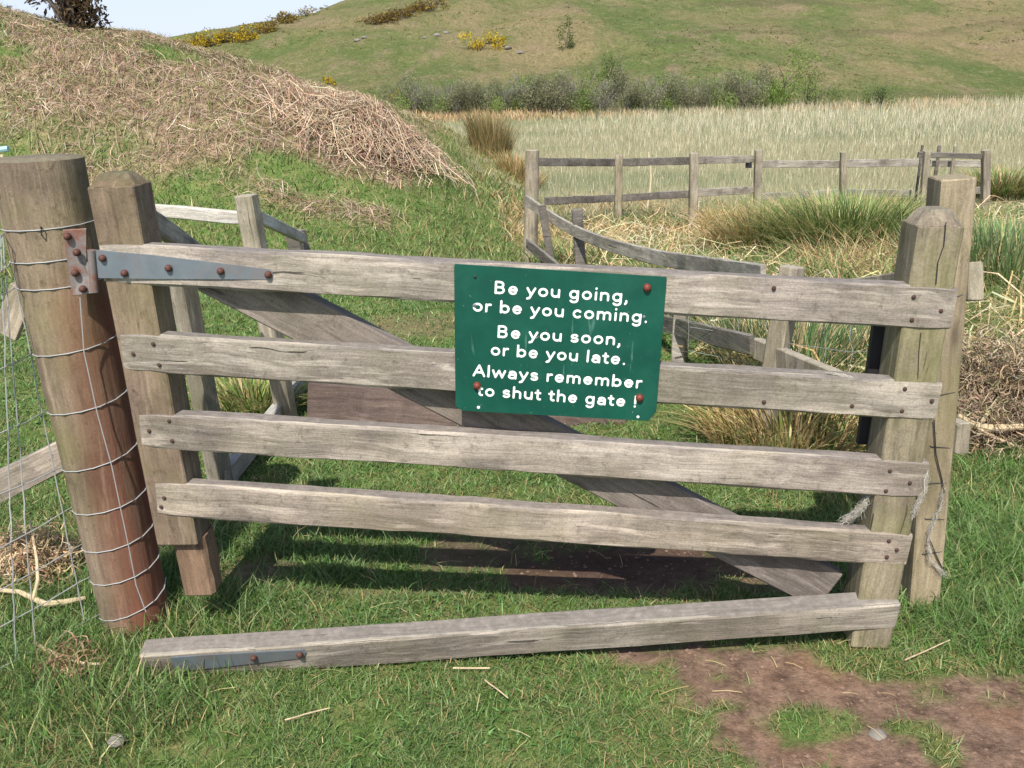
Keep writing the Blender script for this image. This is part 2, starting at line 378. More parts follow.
def frame_from(x, up):
    x = Vector(tuple(map(float, x))).normalized(); up = Vector(tuple(map(float, up)))
    y = up.cross(x).normalized(); z = x.cross(y)
    m = Matrix.Identity(4)
    for i in range(3): m[i][0] = x[i]; m[i][1] = y[i]; m[i][2] = z[i]
    return m
def beam(name, path, h, d, mat, parent=None, up=(0, 0, 1), cham=.005, jit=.0015, axis=0, nseg=None, tops=None, wob=.0, end_round=.004):
    """sawn timber: a chamfered section swept along path (points are section centres).
    h along 'up', d across.  h may be (start, end).  local x (axis 0) or local z (axis 2) is the grain."""
    path = [np.asarray(p, float) for p in path]
    L = sum(np.linalg.norm(path[i+1]-path[i]) for i in range(len(path)-1))
    nseg = nseg or max(4, int(L/.06))
    cum = [0]
    for i in range(len(path)-1): cum.append(cum[-1]+np.linalg.norm(path[i+1]-path[i]))
    s = np.linspace(0, L, nseg+1); s = np.insert(s, [1, len(s)-1], [end_round, L-end_round])
    C = np.stack([np.interp(s, cum, [p[k] for p in path]) for k in range(3)], 1)
    if len(path) > 2:   # soften polyline
        for _ in range(6): C[1:-1] = (C[:-2]+2*C[1:-1]+C[2:])/4
    hs = np.interp(s, [0, L], h if isinstance(h, (tuple, list)) else (h, h)); ds = np.interp(s, [0, L], d if isinstance(d, (tuple, list)) else (d, d))
    if axis == 0: W = frame_from(path[-1]-path[0], up)
    else:
        x = Vector(tuple(map(float, up))); zz = Vector(tuple(map(float, path[-1]-path[0]))).normalized()
        y = zz.cross(x).normalized(); x = y.cross(zz)
        W = Matrix.Identity(4)
        for i in range(3): W[i][0] = x[i]; W[i][1] = y[i]; W[i][2] = zz[i]
    W.translation = Vector(tuple(map(float, path[0])))
    V = []; F = []; seed = random.random()*100; n = len(s)
    W3 = np.array(W.to_3x3())
    for i in range(n):
        T = C[min(i+1, n-1)]-C[max(i-1, 0)]; T /= np.linalg.norm(T)
        U = np.asarray(up, float); U = U-T*U.dot(T); U /= np.linalg.norm(U); S = np.cross(U, T)
        sh = .0 if 0 < i < n-1 else end_round*.6
        a = hs[i]/2-sh; bb = ds[i]/2-sh; c = cham
        sec = [(-a+c, -bb), (a-c, -bb), (a, -bb+c), (a, bb-c), (a-c, bb), (-a+c, bb), (-a, bb-c), (-a, -bb+c)]
        for k, (u_, v_) in enumerate(sec):
            j1 = (mnoise.noise(Vector((s[i]*5+seed, k*.9, 1.3)))+.6*mnoise.noise(Vector((s[i]*23+seed, k*2.9, 7.3))))*jit
            j2 = (mnoise.noise(Vector((s[i]*5+seed, k*.9, 31.3)))+.6*mnoise.noise(Vector((s[i]*23+seed, k*2.9, 77.3))))*jit
            wv = wob*mnoise.noise(Vector((s[i]*1.3+seed, 3.1, 0)))
            V.append(C[i]+U*(u_+j1+wv)+S*(v_+j2))
    for i in range(n-1):
        for k in range(8): F.append((i*8+k, (i+1)*8+k, (i+1)*8+(k+1) % 8, i*8+(k+1) % 8))
    F.append(tuple(range(8))); F.append(tuple(range((n-1)*8, n*8))[::-1])
    me = mesh(inv_pts(V, W), F)
    return link(name, me, mat, parent, W, ang=28)

def dome_geo(c, nrm, r, h, seg=10):
    """rounded bolt head"""
    nrm = np.asarray(nrm, float); nrm /= np.linalg.norm(nrm)
    a = np.cross(nrm, [0, 0, 1.]);
    if np.linalg.norm(a) < .1: a = np.cross(nrm, [1., 0, 0])
    a /= np.linalg.norm(a); b_ = np.cross(nrm, a); V = []; F = []
    prof = [(1, -.3), (1, .25), (.9, .6), (.6, .9), (.25, 1.0)]
    for (rr, hh) in prof:
        for k in range(seg):
            th = 2*math.pi*k/seg; V.append(np.asarray(c)+r*rr*(a*math.cos(th)+b_*math.sin(th))+nrm*h*hh)
    for i in range(len(prof)-1):
        for k in range(seg): F.append((i*seg+k, i*seg+(k+1) % seg, (i+1)*seg+(k+1) % seg, (i+1)*seg+k))
    F.append(tuple(range((len(prof)-1)*seg, len(prof)*seg)))
    return V, F
def prism_geo(poly, nrm, th):
    """flat plate: world outline, thickness th away from the normal, edge slightly rounded"""
    nrm = np.asarray(nrm, float); nrm /= np.linalg.norm(nrm); P = [np.asarray(p, float) for p in poly]; c = np.mean(P, 0); n = len(P)
    V = [p+(c-p)/np.linalg.norm(c-p)*th*.25 for p in P] + [p-nrm*th*.25 for p in P] + [p-nrm*th for p in P]
    F = [tuple(range(n))]
    for i in range(n):
        j = (i+1) % n; F.append((i, n+i, n+j, j)); F.append((n+i, 2*n+i, 2*n+j, n+j))
    F.append(tuple(range(2*n, 3*n))[::-1])
    return V, F

def ribbons(name, C, Wd, side, col, mat, parent=None, origin=None):
    """C (n,k,3) centre lines, Wd (n,k) widths, side (n,3), col (n,3): one mesh"""
    n, k, _ = C.shape
    sd = side/np.maximum(np.linalg.norm(side, axis=1, keepdims=True), 1e-6)
    V = np.empty((n, k, 2, 3)); off = sd[:, None, :]*Wd[:, :, None]*.5
    V[:, :, 0] = C-off; V[:, :, 1] = C+off
    org = np.array(origin if origin is not None else (0, 0, 0), float)
    if parent: org = np.array(WM[parent.name].translation)
    V = (V-org).reshape(-1, 3)
    base = (np.arange(n)*2*k)[:, None, None]; seg = (np.arange(k-1)*2)[None, :, None]
    q = np.array([0, 1, 3, 2])[None, None, :]
    I = (base+seg+q).reshape(-1)
    me = bpy.data.meshes.new(name); nf = n*(k-1)
    me.vertices.add(len(V)); me.vertices.foreach_set('co', V.astype(np.float32).ravel())
    me.loops.add(nf*4); me.loops.foreach_set('vertex_index', I.astype(np.int32))
    me.polygons.add(nf); me.polygons.foreach_set('loop_start', (np.arange(nf)*4).astype(np.int32))
    at = me.attributes.new('tint', 'FLOAT_COLOR', 'POINT')
    cc = np.ones((n, 2*k, 4), np.float32); cc[:, :, :3] = col[:, None, :]
    at.data.foreach_set('color', cc.ravel())
    me.update(calc_edges=True)
    return link(name, me, mat, parent, Matrix.Translation(Vector(tuple(map(float, org)))), smooth_=False)
def blade_lines(P, h, lean, az, k=3, droop=0.0):
    """grass blades: start upright, bend over towards az"""
    n = len(P); C = np.empty((n, k, 3)); d = np.stack([np.cos(az), np.sin(az), np.zeros(n)], 1)
    for i in range(k):
        s = i/(k-1)
        C[:, i] = P + d*(h*lean*s**1.7)[:, None]; C[:, i, 2] += h*(s - (droop+.25*lean)*s*s)
    return C
def grow(name, P, h, wd, lean, col, mat, parent=None, az=None, k=3, droop=0., faceaz=None):
    n = len(P); az = rng.uniform(0, 2*math.pi, n) if az is None else az
    C = blade_lines(P, h, lean, az, k, droop)
    fa = rng.uniform(0, 2*math.pi, n) if faceaz is None else faceaz
    side = np.stack([np.cos(fa), np.sin(fa), np.zeros(n)], 1)
    prof = np.array([1, .85, .12]) if k == 3 else np.interp(np.linspace(0, 1, k), [0, .5, 1], [1, .85, .1])
    return ribbons(name, C, wd[:, None]*prof[None, :], side, col, mat, parent)
def palette(n, cols, jit=.18):
    cols = np.array([lin(*c) for c in cols]); c = cols[rng.integers(0, len(cols), n)]
    return np.clip(c*(1+rng.normal(0, jit, (n, 1)))*(1+rng.normal(0, jit*.35, (n, 3))), .003, .9)

# ------------------------------------------------------------------ SETTING: ground and hill
def terrain(name, ys, ncol, mat):
    s = np.linspace(-1, 1, ncol); s = np.sign(s)*np.abs(s)**1.25
    X = s[None, :]*(5+1.05*np.maximum(ys, 0))[:, None]; Y = np.repeat(ys[:, None], ncol, 1)
    Z = H(X, Y); nr = len(ys)
    V = np.stack([X, Y, Z], -1).reshape(-1, 3)
    i = np.arange(nr-1)[:, None]*ncol+np.arange(ncol-1)[None, :]
    I = np.stack([i, i+1, i+ncol+1, i+ncol], -1).reshape(-1)
    me = bpy.data.meshes.new(name); nf = (nr-1)*(ncol-1)
    me.vertices.add(len(V)); me.vertices.foreach_set('co', V.astype(np.float32).ravel())
    me.loops.add(nf*4); me.loops.foreach_set('vertex_index', I.astype(np.int32))
    me.polygons.add(nf); me.polygons.foreach_set('loop_start', (np.arange(nf)*4).astype(np.int32))
    x, y = V[:, 0], V[:, 1]
    D = dirt_mask(x, y); B = mound_amount(x, y); Rr = rough_amount(x, y)
    at = me.attributes.new('mask', 'FLOAT_COLOR', 'POINT')
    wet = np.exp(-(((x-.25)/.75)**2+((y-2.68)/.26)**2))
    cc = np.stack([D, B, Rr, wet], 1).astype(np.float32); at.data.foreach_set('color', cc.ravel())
    me.update(calc_edges=True)
    return tag(link(name, me, mat), kind='structure')

m, t, b = new_mat('ground_soil_and_turf'); M_GROUND = m
tc = N(t, 'ShaderNodeTexCoord'); v = tc.outputs['Object']
at = N(t, 'ShaderNodeVertexColor'); at.layer_name = 'mask'; sp = N(t, 'ShaderNodeSeparateColor'); t.links.new(at.outputs[0], sp.inputs[0])
n1 = noise(t, v, 3, 6, .6); n2 = noise(t, v, 55, 8, .78); n3 = noise(t, v, 9, 5, .65)
turf = mix(t, ramp(t, n3, [(.46, (0, 0, 0)), (.68, (1, 1, 1))]), lin(84, 106, 52), lin(124, 122, 78))
turf = mix(t, .7, turf, ramp(t, n2, [(.25, (.25, .25, .25)), (.75, (.75, .75, .75))]), 'OVERLAY')
n6 = noise(t, v, 14, 6, .7)
soil = mix(t, ramp(t, n6, [(.36, (0, 0, 0)), (.62, (1, 1, 1))]), lin(88, 70, 59), lin(136, 112, 95))
soil = mix(t, math_(t, 'MULTIPLY', ramp(t, n1, [(.5, (0, 0, 0)), (.64, (1, 1, 1))]), .5), soil, lin(146, 112, 88))
soil = mix(t, .75, soil, ramp(t, n2, [(.25, (.15, .15, .15)), (.5, (.5, .5, .5)), (.75, (.8, .8, .8))]), 'OVERLAY')
brk = mix(t, ramp(t, n3, [(.4, (0, 0, 0)), (.6, (1, 1, 1))]), lin(112, 94, 74), lin(156, 134, 110))
straw = mix(t, ramp(t, n3, [(.4, (0, 0, 0)), (.6, (1, 1, 1))]), lin(130, 130, 96), lin(158, 150, 118))
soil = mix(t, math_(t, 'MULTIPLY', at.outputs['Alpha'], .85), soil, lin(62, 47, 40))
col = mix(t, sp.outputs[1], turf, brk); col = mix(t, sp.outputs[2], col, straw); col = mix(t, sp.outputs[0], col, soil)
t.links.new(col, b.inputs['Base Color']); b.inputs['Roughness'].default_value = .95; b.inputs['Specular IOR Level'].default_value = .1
hh = math_(t, 'ADD', math_(t, 'MULTIPLY', n2, .35), n3)
bp = N(t, 'ShaderNodeBump', inp={'Strength': .9, 'Distance': .03}); t.links.new(hh, bp.inputs['Height']); t.links.new(bp.outputs[0], b.inputs['Normal'])

m, t, b = new_mat('hillside_pasture'); M_HILL = m
tc = N(t, 'ShaderNodeTexCoord')
mp = N(t, 'ShaderNodeMapping'); mp.inputs['Scale'].default_value = (1, .6, 1); mp.inputs['Rotation'].default_value = (0, 0, .35)
t.links.new(tc.outputs['Object'], mp.inputs[0]); v = mp.outputs[0]
n1 = noise(t, v, .075, 5, .6, .8); n2 = noise(t, v, .32, 7, .7, .5); n3 = noise(t, v, 1.7, 7, .72); n4 = noise(t, v, 7, 6, .75)
col = mix(t, ramp(t, n1, [(.42, (0, 0, 0)), (.58, (1, 1, 1))]), lin(90, 100, 58), lin(122, 112, 80))
col = mix(t, math_(t, 'MULTIPLY', ramp(t, n2, [(.52, (0, 0, 0)), (.64, (1, 1, 1))]), .6), col, lin(130, 112, 92))
col = mix(t, math_(t, 'MULTIPLY', ramp(t, n2, [(.32, (1, 1, 1)), (.46, (0, 0, 0))]), .7), col, lin(78, 92, 50))
col = mix(t, math_(t, 'MULTIPLY', ramp(t, n3, [(.34, (1, 1, 1)), (.46, (0, 0, 0))]), .6), col, lin(74, 80, 50))
col = mix(t, math_(t, 'MULTIPLY', ramp(t, n3, [(.54, (0, 0, 0)), (.66, (1, 1, 1))]), .5), col, lin(136, 124, 98))
mp2 = N(t, 'ShaderNodeMapping'); mp2.inputs['Scale'].default_value = (.035, .12, 0); mp2.inputs['Rotation'].default_value = (0, 0, -.6); t.links.new(tc.outputs['Object'], mp2.inputs[0])
n5 = noise(t, mp2.outputs[0], 1.0, 5, .6, .4)
col = mix(t, math_(t, 'MULTIPLY', ramp(t, n5, [(.58, (0, 0, 0)), (.66, (1, 1, 1))]), .55), col, lin(88, 82, 62))
col = mix(t, .75, col, ramp(t, n4, [(.3, (.18, .18, .18)), (.7, (.8, .8, .8))]), 'OVERLAY')
t.links.new(col, b.inputs['Base Color']); b.inputs['Roughness'].default_value = .95; b.inputs['Specular IOR Level'].default_value = .05
bp = N(t, 'ShaderNodeBump', inp={'Strength': .8, 'Distance': .3}); t.links.new(math_(t, 'ADD', n3, math_(t, 'MULTIPLY', n4, .4)), bp.inputs['Height']); t.links.new(bp.outputs[0], b.inputs['Normal'])

ys = np.concatenate([np.linspace(-20, .6, 24), np.geomspace(.65, 43, 330)])
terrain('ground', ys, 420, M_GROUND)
terrain('hill', np.geomspace(43, 420, 190), 360, M_HILL)

# ------------------------------------------------------------------ the gate
GA = np.array([-1.0, 2.27, 0.]); GB = np.array([1.04, 2.15, 0.])
GT = (GB-GA)/np.linalg.norm(GB-GA); GN = np.array([-GT[1], GT[0], 0.])     # GN points away from the camera
FRONT = -GN
def gp(px, py, v=0.0): return onplane(px, py, GA+GN*v, GN)                 # a surveyed point on the gate, v metres behind its face
def g3(u, z, v=0.0): return GA+GT*u+GN*v+np.array([0, 0, z])
gate = thing('field_gate', g3(1.03, 0, .05), 'weathered five-bar timber gate carrying the green notice, its bottom bar dropped', 'gate')
def gate_rail(tl, tr, br, bl, mat, d=.05, v0=0., bow=0):
    TL, TR, BR, BL = [gp(*p, v=v0) for p in (tl, tr, br, bl)]
    L = (TL+BL)/2+GN*d/2; Rr = (TR+BR)/2+GN*d/2
    mid = (L+Rr)/2+np.array([0, 0, bow])
    return beam('rail', [L, (L+mid)/2+np.array([0, 0, bow*.25]), mid, (mid+Rr)/2+np.array([0, 0, bow*.25]), Rr], (np.linalg.norm(TL-BL), np.linalg.norm(TR-BR)), d, mat, gate, cham=.006, jit=.004)
r1 = gate_rail((98, 243), (959, 288), (950, 331), (104, 283), MW['rail'], .052)
r2 = gate_rail((118, 333), (944, 383), (934, 421), (125, 372), MW['rail'])
r3 = gate_rail((137, 413), (928, 463), (924, 499), (143, 448), MW['rail'])
r4 = gate_rail((153, 482), (914, 535), (906, 567), (159, 516), MW['rail'])
# bottom bar: right end still on the stile, left end lying forward in the grass
TR, BR = gp(900, 599), gp(894, 628); hR = np.linalg.norm(TR-BR)
BL = onz(146, 681, -.01); TL = BL+np.array([0, 0, .105]);
A6 = (TL+BL)/2+GN*.026; B6 = (TR+BR)/2+GN*.026
r6 = beam('rail', [A6, B6], (.105, hR), .065, MW['rail'], gate, up=(0, -.25, 1), cham=.005, jit=.0025)
tag(r6, 'bottom bar torn from the hinge stile, left end in the grass')
# hinge stile (left), the notch at its foot shows broken fresh wood
def stile_path(pa, pb, v): return [gp(*pa, v=v), gp(*pb, v=v)]
hs = beam('stile', [g3(.014, .325, .058), g3(-.008, 1.355, .058)], .122, .108, MW['hinge_stile'], gate, up=GT, axis=2, cham=.004, jit=.0015)
tag(hs, 'mossy stile on the hinge side')
beam('stile_foot', [g3(.042, .14, .072), g3(.034, .335, .072)], .10, .086, MW['fresh'], gate, up=GT, axis=2, cham=.012, jit=.006)
# weathered pyramid caps
def cap(c, hx, hy, h, mat, parent):
    c = np.asarray(c); V = []; F = []; lv = [(1, -.01), (1, .06), (.92, .28), (.66, .78), (.52, .95), (.3, 1.0)]; nk = 16
    for (s, z) in lv:
        for k in range(nk):
            a = 2*math.pi*(k+.5)/nk; ca, sa = math.cos(a), math.sin(a); q = max(abs(ca), abs(sa))
            wb = 1+.05*mnoise.noise(Vector((ca*2, sa*2, z*2+hx*90)))
            V.append(c+GT*hx*s*wb*ca/q*(1 if q > .8 else .97)+GN*hy*s*wb*sa/q+np.array([0, 0, h*z]))
    for i in range(len(lv)-1):
        for k in range(nk): F.append((i*nk+k, i*nk+(k+1) % nk, (i+1)*nk+(k+1) % nk, (i+1)*nk+k))
    F.append(tuple(range((len(lv)-1)*nk, len(lv)*nk)))
    return part_world('stile_cap', (V, F), mat, parent, ang=24)
cap(g3(-.008, 1.352, .058), .060, .053, .035, MW['hinge_stile'], gate)
# latch stile (right)
ls = beam('stile', [g3(2.029, .008, .06), g3(2.063, 1.232, .06)], .112, .114, MW['stile'], gate, up=GT, axis=2, cham=.004, jit=.0015)
cap(g3(2.063, 1.229, .06), .055, .056, .042, MW['stile'], gate)
# splits in the latch stile: thin sunk dark wedge
def crack(path, w):
    V, F = tube_geo(path, w, 5); return part_world('split', (V, F), M_BLACK, gate)
crack([gp(946, 222, -.0005), gp(944, 245, -.0008), gp(938, 262, -.0008), gp(936, 284, -.0005)], .0013)
crack([gp(921, 332, -.0005), gp(919, 352, -.0005), gp(918, 378, -.0005)], .0008)
# diagonal brace nailed to the backs of the bars
va = .054
P1 = (gp(205, 268, va+.02)+gp(330, 268, va+.02))/2
b1 = (gp(244, 315, va)+gp(345, 315, va))/2; b2 = (gp(745, 570, va)+gp(828, 570, va))/2
dirb = (b2-b1)/np.linalg.norm(b2-b1)
wbr = np.linalg.norm(np.cross(gp(244, 315, va)-gp(345, 315, va), dirb))
beam('brace', [b1-dirb*.26+GN*.022, b2+dirb*.15+GN*.022], wbr, .044, MW['brace'], gate, up=np.cross(dirb, GN)*-1 if np.cross(dirb, GN)[2] < 0 else np.cross(dirb, GN), cham=.004)
# black rubber pad behind the latch stile
pa = [gp(877, 300, .118), gp(903, 302, .118), gp(884, 446, .118), gp(858, 445, .118)]
part_world('latch_pad', prism_geo([p-GN*.0 for p in pa], FRONT, .02), M_BLACK, gate)
# hinge straps
def strap(poly, bolts, v=-.004, mat=M_GALV, f=None):
    f = f or (lambda px, py: gp(px, py, v))
    s = part_world('hinge_strap', prism_geo([f(*p) for p in poly], FRONT, .005), mat, gate, smooth_=False)
    for (px, py) in bolts:
        part_world('bolt', dome_geo(f(px, py)+FRONT*.002, FRONT, .0095, .011), M_RUST, s)
    return s
strap([(95, 250), (150, 255), (270, 269.5), (273, 272), (273, 277), (271, 279.5), (150, 279), (98, 278)], [(103, 258), (125, 273), (169, 268), (221, 271), (268.5, 274.5)])
def f6(px, py): return onplane(px, py, A6+FRONT*.0375, np.cross(B6-A6, np.array([0, -.25, 1.]))*-1)
strap([(170, 658), (200, 655.5), (303, 650), (306, 653), (304, 658), (215, 668), (175, 672)], [(254, 657), (300, 654)], f=f6)
# nails
NAILS = [(153, 344), (133, 354), (159, 365), (169, 421), (149, 431), (172, 441), (164, 498), (161, 507), (774, 288), (914, 297), (941, 311), (912, 320), (764, 402), (852, 406), (905, 389), (932, 401), (902, 411), (890, 471), (910, 483), (886, 491), (889, 541), (887, 557), (897, 550), (890, 583 + 23), (872, 624), (884, 613)]
for (px, py) in NAILS:
    part_world('nail', dome_geo(gp(px, py, -.0015), FRONT, .0058, .003, 8), M_NAIL, gate)

# ------------------------------------------------------------------ the notice
sv = -.006
S_TL, S_TR, S_BR, S_BL = [gp(*p, v=sv) for p in ((454, 264), (667, 277), (655.5, 421.5), (455.5, 410.5))]
sc_ = (S_TL+S_TR+S_BR+S_BL)/4
sx = (S_TR-S_TL)/np.linalg.norm(S_TR-S_TL)
sign = thing('notice_sign', (S_BL+S_BR)/2, 'dark green notice board with white rhyme about shutting the gate', 'sign')
def lerp(a, b_, k): return a+(b_-a)*k
outline = [lerp(S_TL, S_TR, .004), lerp(S_TL, S_TR, .996), lerp(S_TR, S_BR, .01), lerp(S_TR, S_BR, .93), lerp(S_BR, S_BL, .035), lerp(S_BR, S_BL, .965), lerp(S_BL, S_TL, .03), lerp(S_BL, S_TL, .985)]
# board frame aligned to the sign so the scratches follow it
board = part_world('board', prism_geo(outline, FRONT, .004), M_SIGN, sign, smooth_=False)
R0 = .083
def arc(cx, cy, rx, ry, a0, a1, n=10):
    return [(cx+rx*math.cos(math.radians(a0+(a1-a0)*i/n)), cy+ry*math.sin(math.radians(a0+(a1-a0)*i/n))) for i in range(n+1)]
XH = .60; CY = .35; B0 = .1
GLY = {   # monoline rounded lettering: (advance, strokes), cap height 1
 'o': (.66, [arc(.33, CY, .225, .25, 0, 360, 20)]),
 'e': (.64, [[(.105, CY+.01), (.52, CY+.01)]+arc(.32, CY, .21, .25, 8, 318, 18)]),
 'c': (.60, [arc(.32, CY, .215, .25, 48, 312, 16)]),
 'n': (.64, [[(.11, B0), (.11, XH)], arc(.315, .39, .205, .21, 180, 0, 10)+[(.52, B0)]]),
 'm': (.95, [[(.11, B0), (.11, XH)], arc(.29, .41, .18, .19, 180, 0, 9)+[(.47, B0)], arc(.65, .41, .18, .19, 180, 0, 9)+[(.83, B0)]]),
 'h': (.64, [[(.11, B0), (.11, .92)], arc(.315, .39, .205, .21, 180, 0, 10)+[(.52, B0)]]),
 'u': (.64, [[(.11, XH), (.11, .31)]+arc(.315, .31, .205, .21, 180, 360, 10)+[(.52, XH)], [(.52, XH), (.52, B0)]]),
 'r': (.43, [[(.11, B0), (.11, XH)], arc(.31, .37, .2, .23, 180, 78, 7)]),
 'b': (.67, [[(.11, B0), (.11, .92)], arc(.335, CY, .22, .25, 0, 360, 20)]),
 'g': (.67, [arc(.325, CY, .215, .25, 0, 360, 20), [(.545, XH), (.545, -.03)]+arc(.335, -.03, .21, .18, 0, -150, 9)]),
 'a': (.62, [arc(.315, .41, .195, .19, 150, 0, 8)+[(.51, B0)], arc(.30, .235, .2, .145, 0, 360, 14)]),
 's': (.56, [arc(.28, .47, .165, .13, 35, 215, 9)+[(.28, .35)]+arc(.28, .235, .18, .135, 60, -150, 10)]),
 't': (.42, [[(.18, .80), (.18, .24)]+arc(.30, .23, .12, .13, 180, 290, 6), [(.05, XH), (.33, XH)]]),
 'l': (.24, [[(.12, B0), (.12, .92)]]),
 'i': (.24, [[(.12, B0), (.12, XH)], [(.12, .89), (.121, .90)]]),
 'y': (.60, [[(.08, XH), (.31, .10)], [(.53, XH), (.29, .04), (.22, -.12), (.10, -.17)]]),
 'w': (.88, [[(.07, XH), (.24, B0), (.44, XH), (.64, B0), (.81, XH)]]),
 'B': (.74, [[(.12, B0), (.12, .90), (.34, .90)]+arc(.36, .71, .19, .19, 90, -90, 8)+[(.12, .52)], [(.36, .52)]+arc(.38, .31, .21, .21, 90, -90, 8)+[(.12, B0)]]),
 'A': (.78, [[(.07, B0), (.39, .90), (.71, B0)], [(.20, .36), (.58, .36)]]),
 ',': (.30, [[(.13, .12), (.14, .02), (.08, -.09)]]), '.': (.30, [[(.14, .11), (.141, .115)]]),
 '!': (.28, [[(.14, .36), (.14, .90)], [(.14, .11), (.141, .115)]]),
}
def text_line(txt, pa, pb, cap_h):
    """pa / pb: baseline start and end of the line of lettering; every word is a part"""
    a = gp(*pa, v=sv); b_ = gp(*pb, v=sv); X = b_-a; L = np.linalg.norm(X); X = X/L
    Zu = np.cross(X, GN); Zu = Zu if Zu[2] > 0 else -Zu
    tr = .075; tot = sum((GLY[ch][0]+tr) if ch != ' ' else .36 for ch in txt)-tr-.02
    k = L/tot; x = 0
    for wd in txt.split(' '):
        G = []; z = 0
        for ch in wd:
            adv, strokes = GLY[ch]
            split_ = []
            for st in strokes:      # sharp corners become separate round-ended strokes
                cur = [st[0]]
                for i in range(1, len(st)-1):
                    cur.append(st[i]); a0 = np.subtract(st[i], st[i-1]); a1 = np.subtract(st[i+1], st[i])
                    if np.dot(a0, a1)/(np.linalg.norm(a0)*np.linalg.norm(a1)+1e-9) < .75: split_.append(cur); cur = [st[i]]
                split_.append(cur+[st[-1]])
            for st in split_:
                z += 1; pts = [np.array([(x+px)*k, py*cap_h]) for (px, py) in st]
                # rounded ends
                V = []; F = []; r = R0*cap_h; d0 = pts[1]-pts[0]; d0 /= np.linalg.norm(d0)+1e-9; d1 = pts[-1]-pts[-2]; d1 /= np.linalg.norm(d1)+1e-9
                closed = np.linalg.norm(pts[0]-pts[-1]) < 1e-6
                prof = [(p, r) for p in pts] if closed else [(pts[0]-d0*r*c_, r*s_) for (c_, s_) in ((1, .05), (.85, .53), (.5, .87))]+[(p, r) for p in pts]+[(pts[-1]+d1*r*c_, r*s_) for (c_, s_) in ((.5, .87), (.85, .53), (1, .05))]
                n = len(prof)
                for i, (p, rr) in enumerate(prof):
                    T = prof[min(i+1, n-1)][0]-prof[max(i-1, 0)][0]
                    if closed and i in (0, n-1): T = prof[1][0]-prof[-2][0]
                    T = T/(np.linalg.norm(T)+1e-9); nn = np.array([-T[1], T[0]])
                    for (o_, hgt) in ((-1, 0), (-.8, .8), (.8, .8), (1, 0)):
                        q = p+nn*rr*o_; V.append(a+X*q[0]+Zu*q[1]+FRONT*(.0002+hgt*(.0007+.00002*z)))
                for i in range(n-1):
                    for j in range(3): F.append((i*4+j, i*4+j+1, (i+1)*4+j+1, (i+1)*4+j))
                G.append((V, F))
            x += adv+tr
        x += .36-tr*.0
        part_world('word', join(G), M_WHITE, sign, smooth_=False)
CAPH = .0355
text_line('Be you going,', (493.5, 294), (628.7, 303), CAPH)
text_line('or be you coming.', (472, 311.6), (648, 323.5), CAPH)
text_line('Be you soon,', (496.5, 338), (621.5, 346), CAPH)
text_line('or be you late.', (490, 355.5), (626, 365.5), CAPH)
text_line('Always remember', (472.5, 376.5), (641.5, 389), CAPH)
text_line('to shut the gate !', (476.5, 396), (636.5, 408), CAPH)
for (px, py) in ((647, 287.5), (477, 385.5), (639.5, 397.5)):
    part_world('bolt', dome_geo(gp(px, py, sv-.001), FRONT, .0105, .012), M_RUSTSIGN, sign)
for (px, py, mt, r) in ((475, 277, M_BLACK, .0045), (474.5, 305.5, M_GALV, .0052), (644, 317, M_GALV, .0045), (478.5, 407.5, M_WHITE, .0045), (638, 417, M_WHITE, .004)):
    part_world('screw', dome_geo(gp(px, py, sv-.0008), FRONT, r, .0016, 9), mt, sign)

# ------------------------------------------------------------------ posts at the gateway
def round_post(name, base, top, r0, r1, mat, label, cat, seg=40, rings=30, group=None, slope=.0, bury=.15):
    base = np.asarray(base, float); top = np.asarray(top, float); t_ = thing(name, base, label, cat, group)
    return t_, round_shaft('shaft', base, top, r0, r1, mat, t_, seg, rings, slope, bury)
def round_shaft(name, base, top, r0, r1, mat, parent, seg=16, rings=10, slope=.0, bury=.15):
    V = []; F = []; ax = top-base; sd = random.random()*50
    levels = list(np.linspace(-bury/np.linalg.norm(ax), .985, rings))+[.997, 1.0]
    for s in levels:
        for k in range(seg):
            a = 2*math.pi*k/seg; r = r0+(r1-r0)*max(s, 0)
            if s == 1.0: r *= .93
            r *= 1+.018*mnoise.noise(Vector((math.cos(a)*1.5+sd, math.sin(a)*1.5, s*1.2)))+.008*mnoise.noise(Vector((math.cos(a)*7+sd, math.sin(a)*7, s*9)))
            p = base+ax*s+np.array([math.cos(a)*r, math.sin(a)*r, 0])
            if s > .9: p[2] += slope*math.cos(a)*r
            V.append(p)
    n = len(levels)
    for i in range(n-1):
        for k in range(seg): F.append((i*seg+k, i*seg+(k+1) % seg, (i+1)*seg+(k+1) % seg, (i+1)*seg+k))
    V.append(base+ax*1.004); c = len(V)-1
    for k in range(seg): F.append(((n-1)*seg+k, (n-1)*seg+(k+1) % seg, c))
    return part_world(name, (V, F), mat, parent, ang=35)
PB = gp(140, 632, .11); PT = gp(36, 160, .115)
PB = PB+(PB-PT)*(PB[2]/(PT[2]-PB[2]))
PT = PT+(PT-PB)*.005
strainer, _ = round_post('strainer_post', PB, PT, .100, .116, MW['strainer'], 'thick round reddish gatepost the gate hangs on, wrapped in wire', 'gatepost')
# hinge plate on the round post
hp = part_world('hinge_plate', prism_geo([gp(62.5, 230, -.002), gp(86, 228.5, .018), gp(87, 262, .014), gp(96, 262, .012), gp(97.5, 293, .004), gp(72, 296, -.003)], FRONT+GT*.25, .006), M_RUSTPLATE, strainer, smooth_=False)
for (px, py) in ((67.7, 236.5), (77, 252.5), (75.4, 273), (83, 289)):
    part_world('bolt', dome_geo(gp(px, py, -.004), FRONT, .0095, .012), M_RUST, hp)
part_world('hinge_knuckle', tube_geo([gp(91.5, 250, -.004), gp(94.5, 292, -.004)], .0105, 12), M_RUSTPLATE, strainer)

